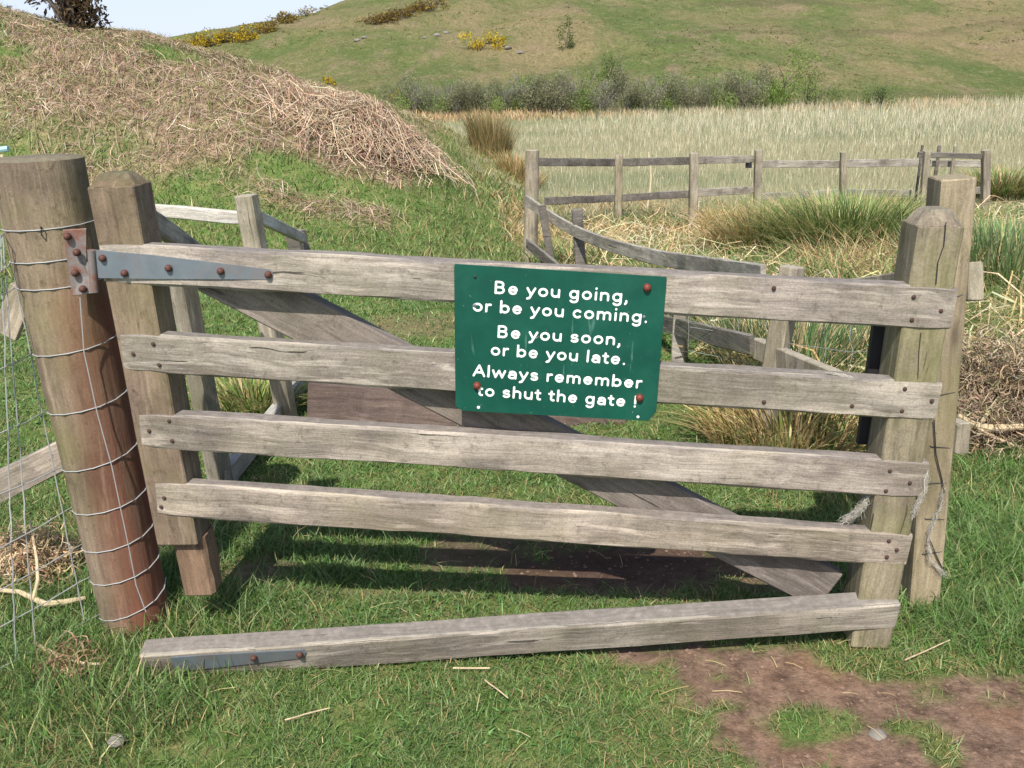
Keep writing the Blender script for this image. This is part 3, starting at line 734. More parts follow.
lp_b = np.array([1.283, 2.40, 0.]); lp_t = np.array([1.190, 2.40, 1.322])
latch = thing('latch_post', lp_b, 'square post behind the latch end of the gate, bound with thin black wire', 'gatepost')
beam('shaft', [lp_b-np.array([0, 0, .1]), lp_t], .09, .1, MW['latch'], latch, up=(1, -.06, 0), axis=2, cham=.004)
def wrap(z, tilt, mat=M_BWIRE, r=.0018, tail=None):
    c = lp_b+(lp_t-lp_b)*(z/1.322); pts = []
    for k in range(13):
        a = 2*math.pi*k/12; q = max(abs(math.cos(a)), abs(math.sin(a)))
        pts.append(c+np.array([math.cos(a)/q*.047, math.sin(a)/q*.052, tilt*math.cos(a)]))
    g = [tube_geo(pts, r, 5)]
    if tail: g.append(tube_geo(tail, r, 5))
    return part_world('wire_tie', join(g), mat, latch)
for (z, tl) in ((1.0, .02), (.72, .01), (.555, -.006), (.44, .0), (.32, -.004), (.205, .008)): wrap(z, tl, r=.0014)
yl = 2.343
part_world('wire_tie', tube_geo([aty(934, 420, yl), aty(936, 455, yl), aty(942, 480, yl), aty(944, 492, yl-.004), aty(938, 510, yl), aty(928, 535, yl), aty(936, 555, yl), aty(944, 572, yl)], .0018, 5), M_BWIRE, latch)

# ------------------------------------------------------------------ wire netting to the left of the strainer post
net = thing('wire_netting', g3(-.29, 0, .0), 'galvanised stock netting stapled round the thick gatepost', 'wire fence')
WIRES = [((0, 237), (41, 231), (97, 226)), ((0, 272), (45, 264), (86, 257)), ((0, 295), (40, 290), (72, 285)), ((0, 369), (40, 359), (118, 344)), ((0, 433), (60, 418), (130, 401)),
         ((0, 494), (52, 476), (143, 455)), ((0, 548), (78, 517), (149, 503)), ((0, 590), (89, 555), (157, 540)), ((0, 627), (93, 588), (161, 572)), ((0, 668), (78, 626), (167, 602))]
def post_centre(z): return PB+(PT-PB)*(z/PT[2])
def post_r(z): return .100+.016*z/PT[2]+.0035
NETV = []
for (a, m_, e) in WIRES:
    # height where the wire meets the post front
    P = gp(*m_, v=.03); z = P[2]; c = post_centre(z); r = post_r(z)
    # wire wraps round the visible front of the post from its left side to its right edge
    zr = gp(*e, v=.02)[2]
    L = onz(a[0], a[1], z-.005 if z > .05 else z)
    L = c+np.array([-.75, -.40, 0.]) if not (1.2 < L[1] < 2.6) else L
    Ls = L+(L-P)*.5
    pts = [Ls, L]
    tl = c+np.array([-r*1.02, 0, 0]); tl[2] = z
    pts += [L+(tl-L)*.5+np.array([0, 0, -.004]), L+(tl-L)*.85]
    for k in range(0, 9):
        an = math.pi+math.pi*k/8*1.12+.05; q = c+np.array([math.cos(an)*r, math.sin(an)*r, 0]); q[2] = z+(zr-z)*k/8
        pts.append(q)
    NETV.append(pts)
    part_world('line_wire', tube_geo(pts, .0018, 5), M_WIRE, net)
def upright(fn, name='stay_wire'):
    pts = [fn(p) for p in NETV]
    dense = []
    for i in range(len(pts)-1):
        for s in (0, .35, .65): dense.append(pts[i]+(pts[i+1]-pts[i])*s+np.array([random.uniform(-.0015, .0015), random.uniform(-.0015, .0015), 0]))
    dense.append(pts[-1]); part_world(name, tube_geo(dense, .0019, 5), M_WIRE, net)
upright(lambda p: p[2]+(p[3]-p[2])*.9)
upright(lambda p: p[1]+(p[2]-p[1])*.65)
upright(lambda p: p[1]+(p[2]-p[1])*.28)
upright(lambda p: p[0]+(p[1]-p[0])*.75)
yv = lambda px, py: gp(px, py, .001)
part_world('stay_wire', tube_geo([gp(80, 297, .0), gp(84, 352, -.001), gp(97, 412, -.001), gp(112, 467, -.001), gp(122, 515, .0), gp(130, 553, .0), gp(136, 585, .0), gp(146, 612, .0)], .0016, 5), M_WIRE, net)
for (px, py) in ((41, 231),):
    part_world('staple', tube_geo([gp(px, py-4, .012), gp(px, py-4, -.004), gp(px+.5, py+4, -.004), gp(px+.5, py+4, .012)], .002, 5), M_BWIRE, net)

# ------------------------------------------------------------------ curved fence on the right
cf = thing('curved_fence', np.array([1.12, 3.95, 0.]), 'old grey two-rail fence curving back from the latch post', 'fence')
def pathpx(pts): return [aty(*p) for p in pts]
def sag(pts, dz): return [p+np.array([0, 0, dz]) for p in pts]
top_r = sag(pathpx([(526, 194, 8.42), (549, 210, 8.05), (577, 226, 7.6), (609, 238, 7.0), (653, 249, 6.1), (700, 255.5, 5.2), (764, 264, 4.02)]), -.055)
beam('rail', top_r, (.10, .105), .03, MW['old'], cf, jit=.003, nseg=60)
low_r = sag(pathpx([(527, 238, 8.3), (552, 258, 7.7), (580, 283, 6.9), (615, 301, 6.1), (666, 316, 5.1), (753, 335, 4.0)]), -.05)
beam('rail', low_r, (.10, .10), .03, MW['dark'], cf, jit=.004, nseg=60)
E1 = aty(976.5, 281, 2.53); E2 = aty(963.5, 439, 2.53)
beam('rail', [E1, aty(770, 303, 4.02)], .115, .048, MW['oldpost'], cf, jit=.002)
beam('rail', [E2, aty(757, 348, 4.02)], .1, .046, MW['oldpost'], cf, jit=.002)
def square_post(base, topz, wx, mat, parent, lean=(0, 0), up=(1, 0, 0), dy=None, name='post'):
    b_ = np.asarray(base, float).copy(); b_[2] = float(H(b_[0], b_[1]))-.15
    t2 = np.array([base[0]+lean[0], base[1]+lean[1], topz])
    return beam(name, [b_, t2], wx, dy or wx, mat, parent, up=up, axis=2, cham=.006, jit=.003)
pA = onz(758, 441)
square_post([pA[0]+.03, pA[1]+.08, 0], .78, .085, MW['oldpost'], cf, (.1, .05), up=(1, -.9, 0), dy=.09)
pB = onz(681, 362); square_post([pB[0], pB[1]+.05, 0], .40, .08, MW['old'], cf, up=(1, -.5, 0))
pC = onz(583, 268); square_post([pC[0], pC[1]+.03, 0], .50, .09, MW['dark'], cf, (-.05, .05))
pD = onz(556, 262); square_post([pD[0], pD[1], 0], .50, .07, MW['dark'], cf, (-.12, .1))
cb = hit(530, 262); ct = aty(532.5, 150, cb[1])
round_shaft('post', cb, ct, .075, .07, MW['oldpost'], cf)
# slack wire along it
wp = [aty(690, 327, 4.6), aty(740, 335, 4.2), aty(800, 345, 3.7), aty(850, 352, 3.2), aty(905, 352, 2.55)]
part_world('line_wire', tube_geo(wp, .0016, 5), M_WIRE, cf)
wp2 = [p+np.array([0, .02, -.14]) for p in wp]; part_world('line_wire', tube_geo(wp2, .0016, 5), M_WIRE, cf)
wp3 = [p+np.array([0, .02, .11]) for p in wp]; part_world('line_wire', tube_geo(wp3, .0016, 5), M_WIRE, cf)
for k in range(9):
    s = k/8*4*.999; i = int(s); f = s-i
    q = [pp[i]+(pp[i+1]-pp[i])*f for pp in (wp3, wp, wp2)]
    q.insert(1, (q[0]+q[1])/2+np.array([.02*random.uniform(-1, 1), 0, 0])); q[2] = q[2]+np.array([.015*random.uniform(-1, 1), 0, 0])
    part_world('stay_wire', tube_geo(q, .0013, 5), M_WIRE, cf)

# ------------------------------------------------------------------ far post-and-rail fence along the marsh
fb = [hit(618, 226), hit(693, 232), hit(757, 222), hit(843, 216)]
ff = thing('far_fence', fb[1], 'grey post-and-rail fence across the edge of the marsh', 'fence')
for (p, tp, wd) in ((fb[0], (619, 155), .1), (fb[1], (694, 153), .11), (fb[2], (758.5, 150), .1), (fb[3], (843.5, 152), .09)):
    T = aty(tp[0], tp[1], p[1]); beam('post', [p-np.array([0, 0, .1]), T], wd, wd, MW['oldpost'], ff, up=(1, 0, 0), axis=2, cham=.01, jit=.006)
def far_rail(pts, h, mat, dz=0): beam('rail', [aty(*p) for p in pts], h, .035, mat, ff, jit=.006)
Y0, Y1, Y2, Y3 = [p[1]+.075 for p in fb]
Y4 = Y3+.4
far_rail([(537, 162, Y0-.9), (620, 162.5, Y0), (696, 160.5, Y1)], .105, MW['dark'])
far_rail([(698, 160, Y1), (756, 159, Y2)], .10, MW['old'])
far_rail([(760, 164, Y2), (843, 164, Y3)], .10, MW['old'])
far_rail([(845, 163.5, Y3), (922, 162.5, Y4)], .11, MW['old'])
far_rail([(545, 201, Y0-.9), (620, 198, Y0), (694, 193.5, Y1)], .10, MW['dark'])
far_rail([(696, 193, Y1), (757, 189.5, Y2)], .10, MW['old'])
far_rail([(760, 196.5, Y2), (843, 192.5, Y3)], .10, MW['old'])
far_rail([(845, 192, Y3), (918, 193.5, Y4)], .10, MW['old'])
part_world('rail_bracket', prism_geo([aty(746, 162, Y2-.11), aty(752, 162, Y2-.11), aty(752, 168, Y2-.11), aty(746, 168, Y2-.11)], (0, -1, 0), .03), M_BLACK, ff)
# a small stile/hurdle at its right end
hb = [hit(922, 218), hit(986, 216)]
hd = thing('hurdle', hb[0], 'small wooden hurdle with a dark top bar behind the latch post', 'hurdle')
T0 = aty(927, 151, hb[0][1]); T1 = aty(986, 150, hb[1][1])
beam('post', [hb[0]-np.array([0, 0, .1]), T0], .085, .085, MW['oldpost'], hd, up=(1, 0, 0), axis=2, cham=.008, jit=.004)
beam('post', [hb[1]-np.array([0, 0, .1]), T1], .10, .10, MW['oldpost'], hd, up=(1, 0, 0), axis=2, cham=.008, jit=.004)
yh = (hb[0][1]+hb[1][1])/2+.08
beam('top_bar', [aty(918, 154.5, yh), aty(987, 156.5, yh)], .075, .05, MW['dark'], hd, jit=.003)
beam('rail', [aty(930, 163, yh+.5), aty(984, 164, yh+.5)], .10, .035, MW['old'], hd, jit=.004)
beam('rail', [aty(930, 192, yh+.5), aty(984, 190, yh+.5)], .10, .035, MW['old'], hd, jit=.004)
for (px, py) in ((922.5, 145), (939.5, 145.5), (955.5, 146)):
    T = aty(px, py, yh+.3); B_ = T.copy(); B_[2] = float(H(T[0], T[1]))-.05
    beam('picket', [B_, T], .045 if px > 930 else .03, .03, MW['dark'] if px < 945 else MW['oldpost'], hd, up=(1, 0, 0), axis=2, cham=.004)

# ------------------------------------------------------------------ broken fence on the left behind the gate
lf = thing('broken_fence', np.array([-1.55, 4.0, 0.]), 'bleached broken rail fence behind the hinge end of the gate', 'fence')
y1 = 4.05
p1 = aty(290, 425, y1); t1 = aty(246, 195, y1)
beam('post', [p1-np.array([0, 0, .12]), t1], .085, .08, MW['oldpost'], lf, up=(1, -.2, 0), axis=2, cham=.008, jit=.003)
beam('rail', [aty(90, 207, y1+.5), aty(155, 210, y1+.28), aty(240, 218, y1+.06)], .062, .03, MW['white'], lf, jit=.002)
y2 = 5.6
beam('rail', [aty(254, 215, y1+.08), aty(303, 238, y2-.06)], .062, .028, MW['white'], lf, jit=.002)
p2 = aty(316, 312, y2); t2 = aty(295, 231, y2)
beam('post', [p2-np.array([0, 0, .1]), t2], .10, .10, MW['dark'], lf, up=(1, -.5, 0), axis=2, cham=.008, jit=.004)
q1 = onz(224, 492); q2 = aty(176, 250, q1[1]-.12)
beam('stake', [q1-np.array([0, 0, .1]), q2], .075, .075, MW['oldpost'], lf, up=(1, -.5, 0), axis=2, cham=.006, jit=.003)
beam('slipped_rail', [aty(222, 482, q1[1]-.05), aty(300, 384, 4.45), aty(345, 330, 5.2)], .09, .05, MW['old'], lf, jit=.003)
beam('slipped_rail', [aty(140, 213, 3.0), aty(172, 234, 3.3), aty(215, 268, 3.7)], .075, .04, MW['old'], lf, jit=.003)
# a board lying on edge in the grass behind the brace
bd = thing('fallen_board', onz(430, 440), 'purplish weathered board lying on edge in the grass behind the gate', 'board')
beam('plank', [aty(308, 405, 3.95), aty(625, 427, 3.95)], .22, .035, MW['board'], bd, up=(0, .12, 1), jit=.004)
# broken plank in the wire, far left
bp_ = thing('broken_plank', onplane(40, 470, g3(-.4, 0, .16), GN)*np.array([1, 1, 0]), 'grey broken plank slanting behind the netting at left edge', 'plank')
bq = [onplane(-40, 505, g3(-.4, 0, .2), GN), onplane(70, 452, g3(-.4, 0, .2), GN)]
beam('plank_length', bq, .095, .03, MW['rail'], bp_, jit=.003)
fl = thing('slanting_stake', onz(34, 330)*np.array([1, 1, 0]), 'thin pale stake with a broken board end beside the round gatepost', 'stake')
k1 = aty(10, 222, 2.9); k2 = aty(36, 345, 2.9); k3 = k2.copy(); k3[2] = .55; k3[0] += .02
beam('stake_shaft', [k3, k1], .03, .03, MW['white'], fl, up=(1, 0, 0), axis=2, cham=.004)
beam('board_end', [aty(6, 335, 2.95), aty(24, 288, 2.95)], .085, .025, MW['oldpost'], fl, up=(1, 0, .35), axis=2, cham=.004, jit=.003)
ins = thing('plastic_peg', np.array([aty(0, 165, 4.2)[0], 4.2, 0.]), 'pale blue plastic fence peg at the left edge beyond the round post', 'peg')
k = aty(1, 150, 4.2)
part_world('peg_shaft', tube_geo([np.array([k[0], 4.2, -.05]), np.array([k[0], 4.2, k[2]-.02])], .008, 8), M_CANE, ins)
part_world('peg_head', tube_geo([k+np.array([-.03, 0, -.0]), k+np.array([.035, 0, .005])], .013, 8), M_BLUE, ins)
part_world('peg_clip', tube_geo([k+np.array([-.03, 0, -.07]), k+np.array([.03, 0, -.06])], .011, 8), M_BLUE, ins)

# thin stakes and sticks in the rough grass
def stick(name, a, b_, r, label, cat, mat=M_CANE, group=None):
    a = np.asarray(a); b_ = np.asarray(b_); bend = random.uniform(-.06, .06)*np.linalg.norm(b_-a); pts = [a+(b_-a)*s+np.array([random.uniform(-1, 1)*r*.8+bend*math.sin(math.pi*s), 0, bend*.5*math.sin(math.pi*s)*(b_[2]-a[2] < .1)])*(0 < s < 1) for s in np.linspace(0, 1, 6)]
    o = part_world(name, tube_geo(pts, [r*(1.1-.3*s) for s in np.linspace(0, 1, 6)], 7), mat); return tag(o, label, cat, group)
a = hit(646, 218); stick('cane', a, aty(648.5, 152, a[1]), .016, 'thin pale cane standing in front of the marsh fence', 'cane')
a = hit(829, 236); stick('dead_stalk', a, aty(828, 187, a[1]), .014, 'upright bleached stalk out of the big green tussock', 'stalk')
a = hit(792, 268); stick('dead_stalk', a, aty(794, 230, a[1]), .016, 'short broken stalk left of the big green tussock', 'stalk')
a = hit(824, 216); stick('dead_stalk', a, aty(832, 195, a[1]), .016, 'leaning pale stump of stalk by the marsh fence', 'stalk')

# ------------------------------------------------------------------ VEGETATION
# short grazed turf
def scatter(n, ylo, yhi, halfx, power=1.0):
    u = rng.random(n); y = ylo*(yhi/ylo)**u if power else rng.uniform(ylo, yhi, n)
    x = rng.uniform(-1, 1, n)*(halfx[0]+halfx[1]*y); return x, y
GREENS = [(98, 126, 66), (88, 116, 58), (108, 134, 78), (120, 142, 88), (80, 106, 52), (132, 148, 98)]
x, y = scatter(920000, 1.05, 15, (.9, .74))
keep = rng.random(len(x)) > 1.1*dirt_mask(x, y)**.8
clump = fbm(x*5, y*5, 3); keep &= rng.random(len(x)) < .35+1.3*(clump-.2)
keep &= rng.random(len(x)) > .92*mound_amount(x, y)
x = x[keep]; y = y[keep]; n = len(x); z = H(x, y)
# longer around posts, the left verge and the rough on the right
def near(px_, py_, r): return np.exp(-(((x-px_)**2+(y-py_)**2)/r**2))
lush = np.clip(0.35*near(PB[0], PB[1], .3)+.7*near(-1.25, 1.85, .4)+.8*near(1.35, 2.4, .25)+1.0*near(1.9, 2.4, .5)+.9*near(-.85, 2.65, .3)+.7*near(-1.6, 2.6, .5)+smooth(1.25, 1.7, x-.25*(y-2.5))*.8, 0, 1.6)
hgt = (.014+.026*rng.random(n)**1.8)*(1+1.1*lush)*np.clip(.6+clump[keep], .7, 1.5)*(1+.05*np.clip(y-3, 0, 8))
wid = (.0018+.0028*rng.random(n)**2)*np.clip(y/2.3, .8, 6)**.85
dryp = smooth(.5, .68, fbm(x*1.6+3, y*1.6+7, 4))
col = palette(n, GREENS, .22)
dc = palette(n, [(168, 152, 108), (150, 136, 92), (134, 128, 82)], .2)
pick = rng.random(n) < (.10+.42*dryp)*(1-.7*np.clip(lush, 0, 1))*(1-.75*smooth(2.9, 3.6, y)); col[pick] = dc[pick]
lg = rng.random(n) < .5*np.clip(lush, 0, 1); col[lg] *= np.array([.86, 1.0, .82])
P = np.stack([x, y, z-.003], 1)
tag(grow('turf', P, hgt, wid, rng.uniform(.3, 1.5, n), col, M_LEAF), 'short grazed green turf round the gate', 'grass', kind='stuff')
# clover and broad low leaves worked into the turf
n = 26000; x, y = scatter(n, 1.3, 6, (.25, .64)); kp = (fbm(x*3+20, y*3, 3) > .5) & (dirt_mask(x, y) < .3); x = x[kp]; y = y[kp]; n = len(x)
tag(grow('clover', np.stack([x, y, H(x, y)+.006], 1), rng.uniform(.008, .02, n), rng.uniform(.006, .012, n)*np.clip(y/2.6, .8, 2), rng.uniform(.9, 1.8, n), palette(n, [(84, 116, 58), (72, 104, 52), (98, 130, 74)], .15), M_LEAF), 'low clover leaves matted in the turf', 'clover', kind='stuff')
# dead thatch lying in the turf
n = 30000; x, y = scatter(n, 1.3, 7, (.25, .64)); kp = (fbm(x*2.3+3, y*2.3+7, 3) > .47) & (dirt_mask(x, y) < .6); x = x[kp]; y = y[kp]; n = len(x)
az = rng.uniform(0, math.pi, n); d = np.stack([np.cos(az), np.sin(az), np.zeros(n)], 1); L = rng.uniform(.01, .045, n); P = np.stack([x, y, H(x, y)+rng.uniform(.004, .022, n)], 1)
C = np.stack([P-d*L[:, None]/2, P+rng.normal(0, .003, (n, 3)), P+d*L[:, None]/2+rng.normal(0, .004, (n, 3))], 1)
tag(ribbons('dead_thatch', C, np.full((n, 3), .0016)*np.clip(y/2.2, 1, 3)[:, None], np.cross(d, [0, .3, 1.]), palette(n, [(158, 144, 104), (140, 124, 86), (122, 106, 76)], .18), M_DRY), 'dead brown thatch in the short turf', 'thatch', kind='stuff')
# long lush blades beside posts
n = 7000; cs = [(PB[0]-.3, PB[1]-.05, .15), (PB[0]+.2, PB[1]+.05, .1), (-1.35, 1.95, .3), (1.4, 2.45, .16), (1.9, 2.9, .45), (1.75, 2.5, .3), (-.8, 2.75, .22), (-1.9, 2.6, .4), (1.55, 3.3, .3), (-1.0, 1.97, .12), (-1.2, 2.05, .12), (2.1, 3.5, .5)]
ci = rng.integers(0, len(cs), n); cc = np.array(cs)[ci]
x = cc[:, 0]+rng.normal(0, 1, n)*cc[:, 2]; y = cc[:, 1]+rng.normal(0, 1, n)*cc[:, 2]
P = np.stack([x, y, H(x, y)-.005], 1)
kp = dirt_mask(x, y) < .5; P = P[kp]; n = len(P)
tag(grow('long_grass', P, rng.uniform(.04, .12, n), rng.uniform(.003, .005, n), rng.uniform(.2, .9, n), palette(n, GREENS+[(170, 158, 112)], .2), M_LEAF, k=4), 'longer green grass left ungrazed at the foot of the posts', 'grass', kind='stuff')
# straw bits lying about
n = 420; x, y = scatter(n, 1.5, 6, (.2, .62)); L = rng.uniform(.02, .09, n); az = rng.uniform(0, math.pi, n)
d = np.stack([np.cos(az), np.sin(az), np.zeros(n)], 1); P = np.stack([x, y, H(x, y)+rng.uniform(.004, .03, n)], 1)
C = np.stack([P-d*L[:, None]/2, P+np.array([0, 0, .006]), P+d*L[:, None]/2+np.array([0, 0, .003])], 1)
tag(ribbons('straw_litter', C, np.full((n, 3), .0019)*np.clip(y/2.2, 1, 3)[:, None], np.cross(d, [0, 0, 1.]), palette(n, [(196, 178, 132), (176, 156, 112), (150, 124, 90)], .15), M_DRY), 'pale straw scraps lying on turf and earth', 'straw', kind='stuff')

# dead bracken matted on the bank
def lying(n, x, y, Lr, wr, cols, lift, az0=None, tilt=.25):
    L = rng.uniform(*Lr, n); az = rng.normal(az0, .8, n) if az0 is not None else rng.uniform(0, math.pi, n)
    d = np.stack([np.cos(az), np.sin(az), np.zeros(n)], 1)*L[:, None]/2
    A = np.stack([x, y, np.zeros(n)], 1); E = []
    for s in (-1, -.3, .35, 1):
        q = A+d*s; q[:, 2] = H(q[:, 0], q[:, 1])+rng.uniform(*lift, n)*(1-.4*abs(s))+rng.uniform(-tilt, tilt, n)*L*.3*s; q[:, :2] += rng.normal(0, .03, (n, 2))*L[:, None]; E.append(q)
    C = np.stack(E, 1); sd = np.cross(d, rng.normal(0, 1, (n, 3))+np.array([0, -.5, 1.5]))
    W_ = rng.uniform(*wr, n)[:, None]*np.array([.8, 1, .9, .4])[None]
    return C, W_, sd, palette(n, cols, .2)
n = 160000; x = rng.uniform(-17, 0, n); y = rng.uniform(8.6, 24, n)
kp = rng.random(n) < mound_amount(x, y)*np.clip(1.3-.04*y, .4, 1); x = x[kp]; y = y[kp]; n = len(x)
C, W_, sd, cl = lying(n, x, y, (.10, .45), (.004, .010), [(176, 156, 134), (162, 140, 118), (188, 170, 148), (146, 122, 102), (158, 136, 114), (126, 106, 88), (128, 130, 84), (116, 124, 74)], (.0, .12))
tag(ribbons('dead_bracken', C, W_, sd, cl, M_DRY), 'mat of pinkish-brown dead bracken over the bank', 'bracken', kind='stuff')
# big heap of bracken stalks at the near end of the bank
n = 4200; ctr = hit(372, 172); x = ctr[0]-.3+rng.normal(0, .45, n); y = ctr[1]+1.1+rng.normal(0, .4, n)
C, W_, sd, cl = lying(n, x, y, (.3, .9), (.006, .012), [(192, 172, 146), (178, 154, 128), (156, 132, 108), (200, 184, 158), (140, 116, 96)], (.0, .30), None, .35)
hp_ = np.exp(-(((x-ctr[0])/.8)**2+((y-ctr[1]-.9)/.7)**2))*.28; C[:, :, 2] += (hp_*rng.random(n))[:, None]
tag(ribbons('bracken_heap', C, W_, sd, cl, M_DRY), 'untidy heap of pale bracken stalks at the end of the bank', 'bracken')
# tufty grass on the bank
n = 95000; x = rng.uniform(-18, 1.2, n); y = rng.uniform(8, 25, n)
zc = np.interp(x*14/np.clip(y, 14, 22), MX, MZ); kp = (rng.random(n) < (1-.6*mound_amount(x, y))) & ((zc > .1) | (y < 15) | ((x < .6) & (y < 22))); x = x[kp]; y = y[kp]; n = len(x)
tag(grow('bank_grass', np.stack([x, y, H(x, y)-.01], 1), rng.uniform(.05, .2, n), rng.uniform(.006, .014, n), rng.uniform(.3, 1.2, n), palette(n, [(112, 124, 70), (100, 114, 60), (132, 134, 86), (166, 150, 110), (150, 138, 96), (116, 128, 74)], .18), M_LEAF), 'tufted green and straw grass on the bank', 'grass', kind='stuff')

# rank dead and green grass behind the curved fence
n = 95000; x = rng.uniform(-1, 13, n); y = 3.0*(15/3.0)**rng.random(n); x = rng.uniform(-.05, 1.0, n)*(1+.75*y)
kp = rng.random(n) < rough_amount(x, y); x = x[kp]; y = y[kp]; n = len(x)
tu = fbm(x*1.1+2, y*1.1, 3); dr = smooth(.42, .6, fbm(x*.7+11, y*.7+3, 3))
h = rng.uniform(.2, .55, n)*np.clip(.3+1.5*tu, .4, 1.5)*(1-.5*smooth(8, 10, y)); wd = rng.uniform(.005, .010, n)*np.clip(y/6, .7, 2)
col = palette(n, [(92, 124, 60), (80, 112, 50), (110, 140, 78), (128, 148, 92)], .2); dc = palette(n, [(196, 176, 130), (178, 156, 110), (208, 192, 150), (164, 136, 96), (180, 148, 104)], .17)
pk = rng.random(n) < .34+.6*dr; col[pk] = dc[pk]
tag(grow('rank_grass', np.stack([x, y, H(x, y)-.02], 1), h, wd, rng.uniform(.3, 1.3, n), col, M_LEAF, k=4, droop=.12), 'rank grass, straw mixed with green, behind the curved fence', 'grass', kind='stuff')
n = 4800; y = 3.3*(13/3.3)**rng.random(n); x = rng.uniform(.1, 1, n)*(1+.72*y); kp = rng.random(n) < rough_amount(x, y); x = x[kp]; y = y[kp]; n = len(x)
C, W_, sd, cl = lying(n, x, y, (.3, .8), (.005, .012), [(196, 180, 142), (180, 160, 118), (206, 194, 162), (162, 140, 102)], (.02, .34), None, .6)
tag(ribbons('flattened_reeds', C, W_, sd, cl, M_DRY), 'flattened pale reeds lying in the rank grass', 'reeds', kind='stuff')

# marsh reed bed
n = 270000; y = 12.5*(43/12.5)**rng.random(n); x = rng.uniform(-.45, 1, n)*(1+.75*y)
zc = np.interp(x*14/np.clip(y, 14, 22), MX, MZ); kp = ((zc < .3) | (y > 33)) & ~((x < .4-.03*(y-13)) & (y < 21+3*(fbm(x*.8, y*.2, 2)-.5))); x = x[kp]; y = y[kp]; n = len(x)
pt = fbm(x*.08+3, y*.34+1, 4); wh = smooth(20, 36, y)*smooth(-1, 9, x)
h = rng.uniform(.10, .28, n)*(1+1.3*wh); wd = rng.uniform(.006, .014, n)*np.clip(y/20, .8, 2)
col = palette(n, [(164, 160, 130), (154, 152, 120), (174, 168, 140), (146, 148, 116), (160, 154, 126)], .08)
gc = palette(n, [(138, 144, 112), (130, 138, 106), (146, 148, 120)], .08); pk = rng.random(n) < smooth(.42, .58, pt)*.95; col[pk] = gc[pk]
wc = palette(n, [(206, 196, 168), (218, 210, 186), (190, 178, 146)], .1); pk = rng.random(n) < .10+.42*wh; col[pk] = wc[pk]
tag(grow('reed_bed', np.stack([x, y, H(x, y)-.05], 1), h, wd, rng.uniform(.02, .3, n), col, M_DRY), 'pale reed bed filling the marsh below the hill', 'reeds', kind='stuff')
# band of orange dead grass before the scrub
n = 9000; x = rng.uniform(-8, 22, n); y = rng.uniform(40.5, 43.5, n)
tag(grow('dead_sedge', np.stack([x, y, H(x, y)-.05], 1), rng.uniform(.15, .5, n), rng.uniform(.03, .06, n), rng.uniform(.1, .6, n), palette(n, [(188, 160, 122), (176, 146, 106), (198, 176, 140)], .15), M_DRY), 'band of orange-brown dead sedge before the scrub', 'sedge', kind='stuff')
# rough tussocks standing out of the hill pasture
m_ = 3200; ty = 45*(105/45)**rng.random(m_); tx = rng.uniform(-.5, .72, m_)*ty; kp = fbm(tx*.15, ty*.12, 3) > .42; tx = tx[kp]; ty = ty[kp]; m_ = len(tx); k_ = 7
x = np.repeat(tx, k_)+rng.normal(0, .14, m_*k_); y = np.repeat(ty, k_)+rng.normal(0, .14, m_*k_); n = m_*k_
col = np.repeat(palette(m_, [(104, 112, 66), (92, 104, 58), (136, 124, 88), (148, 132, 100), (112, 118, 72)], .1), k_, 0)
tag(grow('hill_tussocks', np.stack([x, y, H(x, y)-.03], 1), rng.uniform(.05, .15, n), rng.uniform(.05, .11, n), rng.uniform(.6, 1.6, n), col, M_CROWN), 'rough grass tussocks dotted over the hill pasture', 'grass', kind='stuff')
# ---- tussocks, single plants
def tussock(name, px, py, r, h, n, cols, label, cat, wd=(.006, .011), lean=(.3, 1.3), droop=.3, up=.0):
    c = hit(px, py); a = rng.uniform(0, 2*math.pi, n); q = r*np.sqrt(rng.random(n))
    x = c[0]+q*np.cos(a); y = c[1]+r*.3+q*np.sin(a)*.8
    P = np.stack([x, y, H(x, y)-.02], 1); az = a+rng.normal(0, .5, n)
    ln = rng.uniform(*lean, n)*(.35+.65*q/r)
    C = blade_lines(P, h*rng.uniform(.55, 1.1, n), ln, az, 5, droop*.65)
    fa = az+math.pi/2+rng.normal(0, .4, n); sd = np.stack([np.cos(fa), np.sin(fa), np.zeros(n)], 1)
    W_ = rng.uniform(*wd, n)[:, None]*np.array([1, .95, .8, .55, .1])[None]
    return tag(ribbons(name, C, W_, sd, palette(n, cols, .2), M_LEAF, origin=(c[0], c[1]+r*.3, c[2])), label, cat)
GT_ = [(84, 118, 50), (70, 104, 42), (102, 132, 64), (150, 158, 96), (188, 176, 128)]
tussock('grass_tussock', 852, 268, .62, .95, 5200, GT_+[(176, 166, 116), (134, 144, 84)], 'big arching green tussock left of the latch stile', 'tussock')
tussock('grass_tussock', 765, 262, .45, .75, 1700, [(190, 160, 112), (176, 142, 98), (204, 182, 136), (110, 126, 70)], 'orange-straw tussock before the marsh fence', 'tussock', droop=.2)
tussock('grass_tussock', 725, 232, .4, .45, 900, [(196, 170, 122), (180, 150, 106), (150, 140, 92)], 'low straw tussock at the foot of a marsh fence post', 'tussock')
tussock('rush_clump', 490, 158, .42, 1.0, 1300, [(156, 138, 96), (136, 122, 82), (172, 152, 110), (120, 116, 72)], 'brown rush clump standing at the end of the bank', 'rushes', lean=(.05, .55), droop=0., wd=(.008, .014))
tussock('rush_clump', 520, 180, .4, .55, 700, [(190, 162, 118), (174, 144, 100), (128, 132, 76)], 'low tan rush clump beside the corner post', 'rushes', lean=(.1, .8), wd=(.008, .014))
tussock('grass_tussock', 1005, 205, .5, .8, 2200, GT_+[(190, 164, 120), (176, 150, 108)], 'tall green and tan tussock right of the hurdle', 'tussock', wd=(.008, .015))
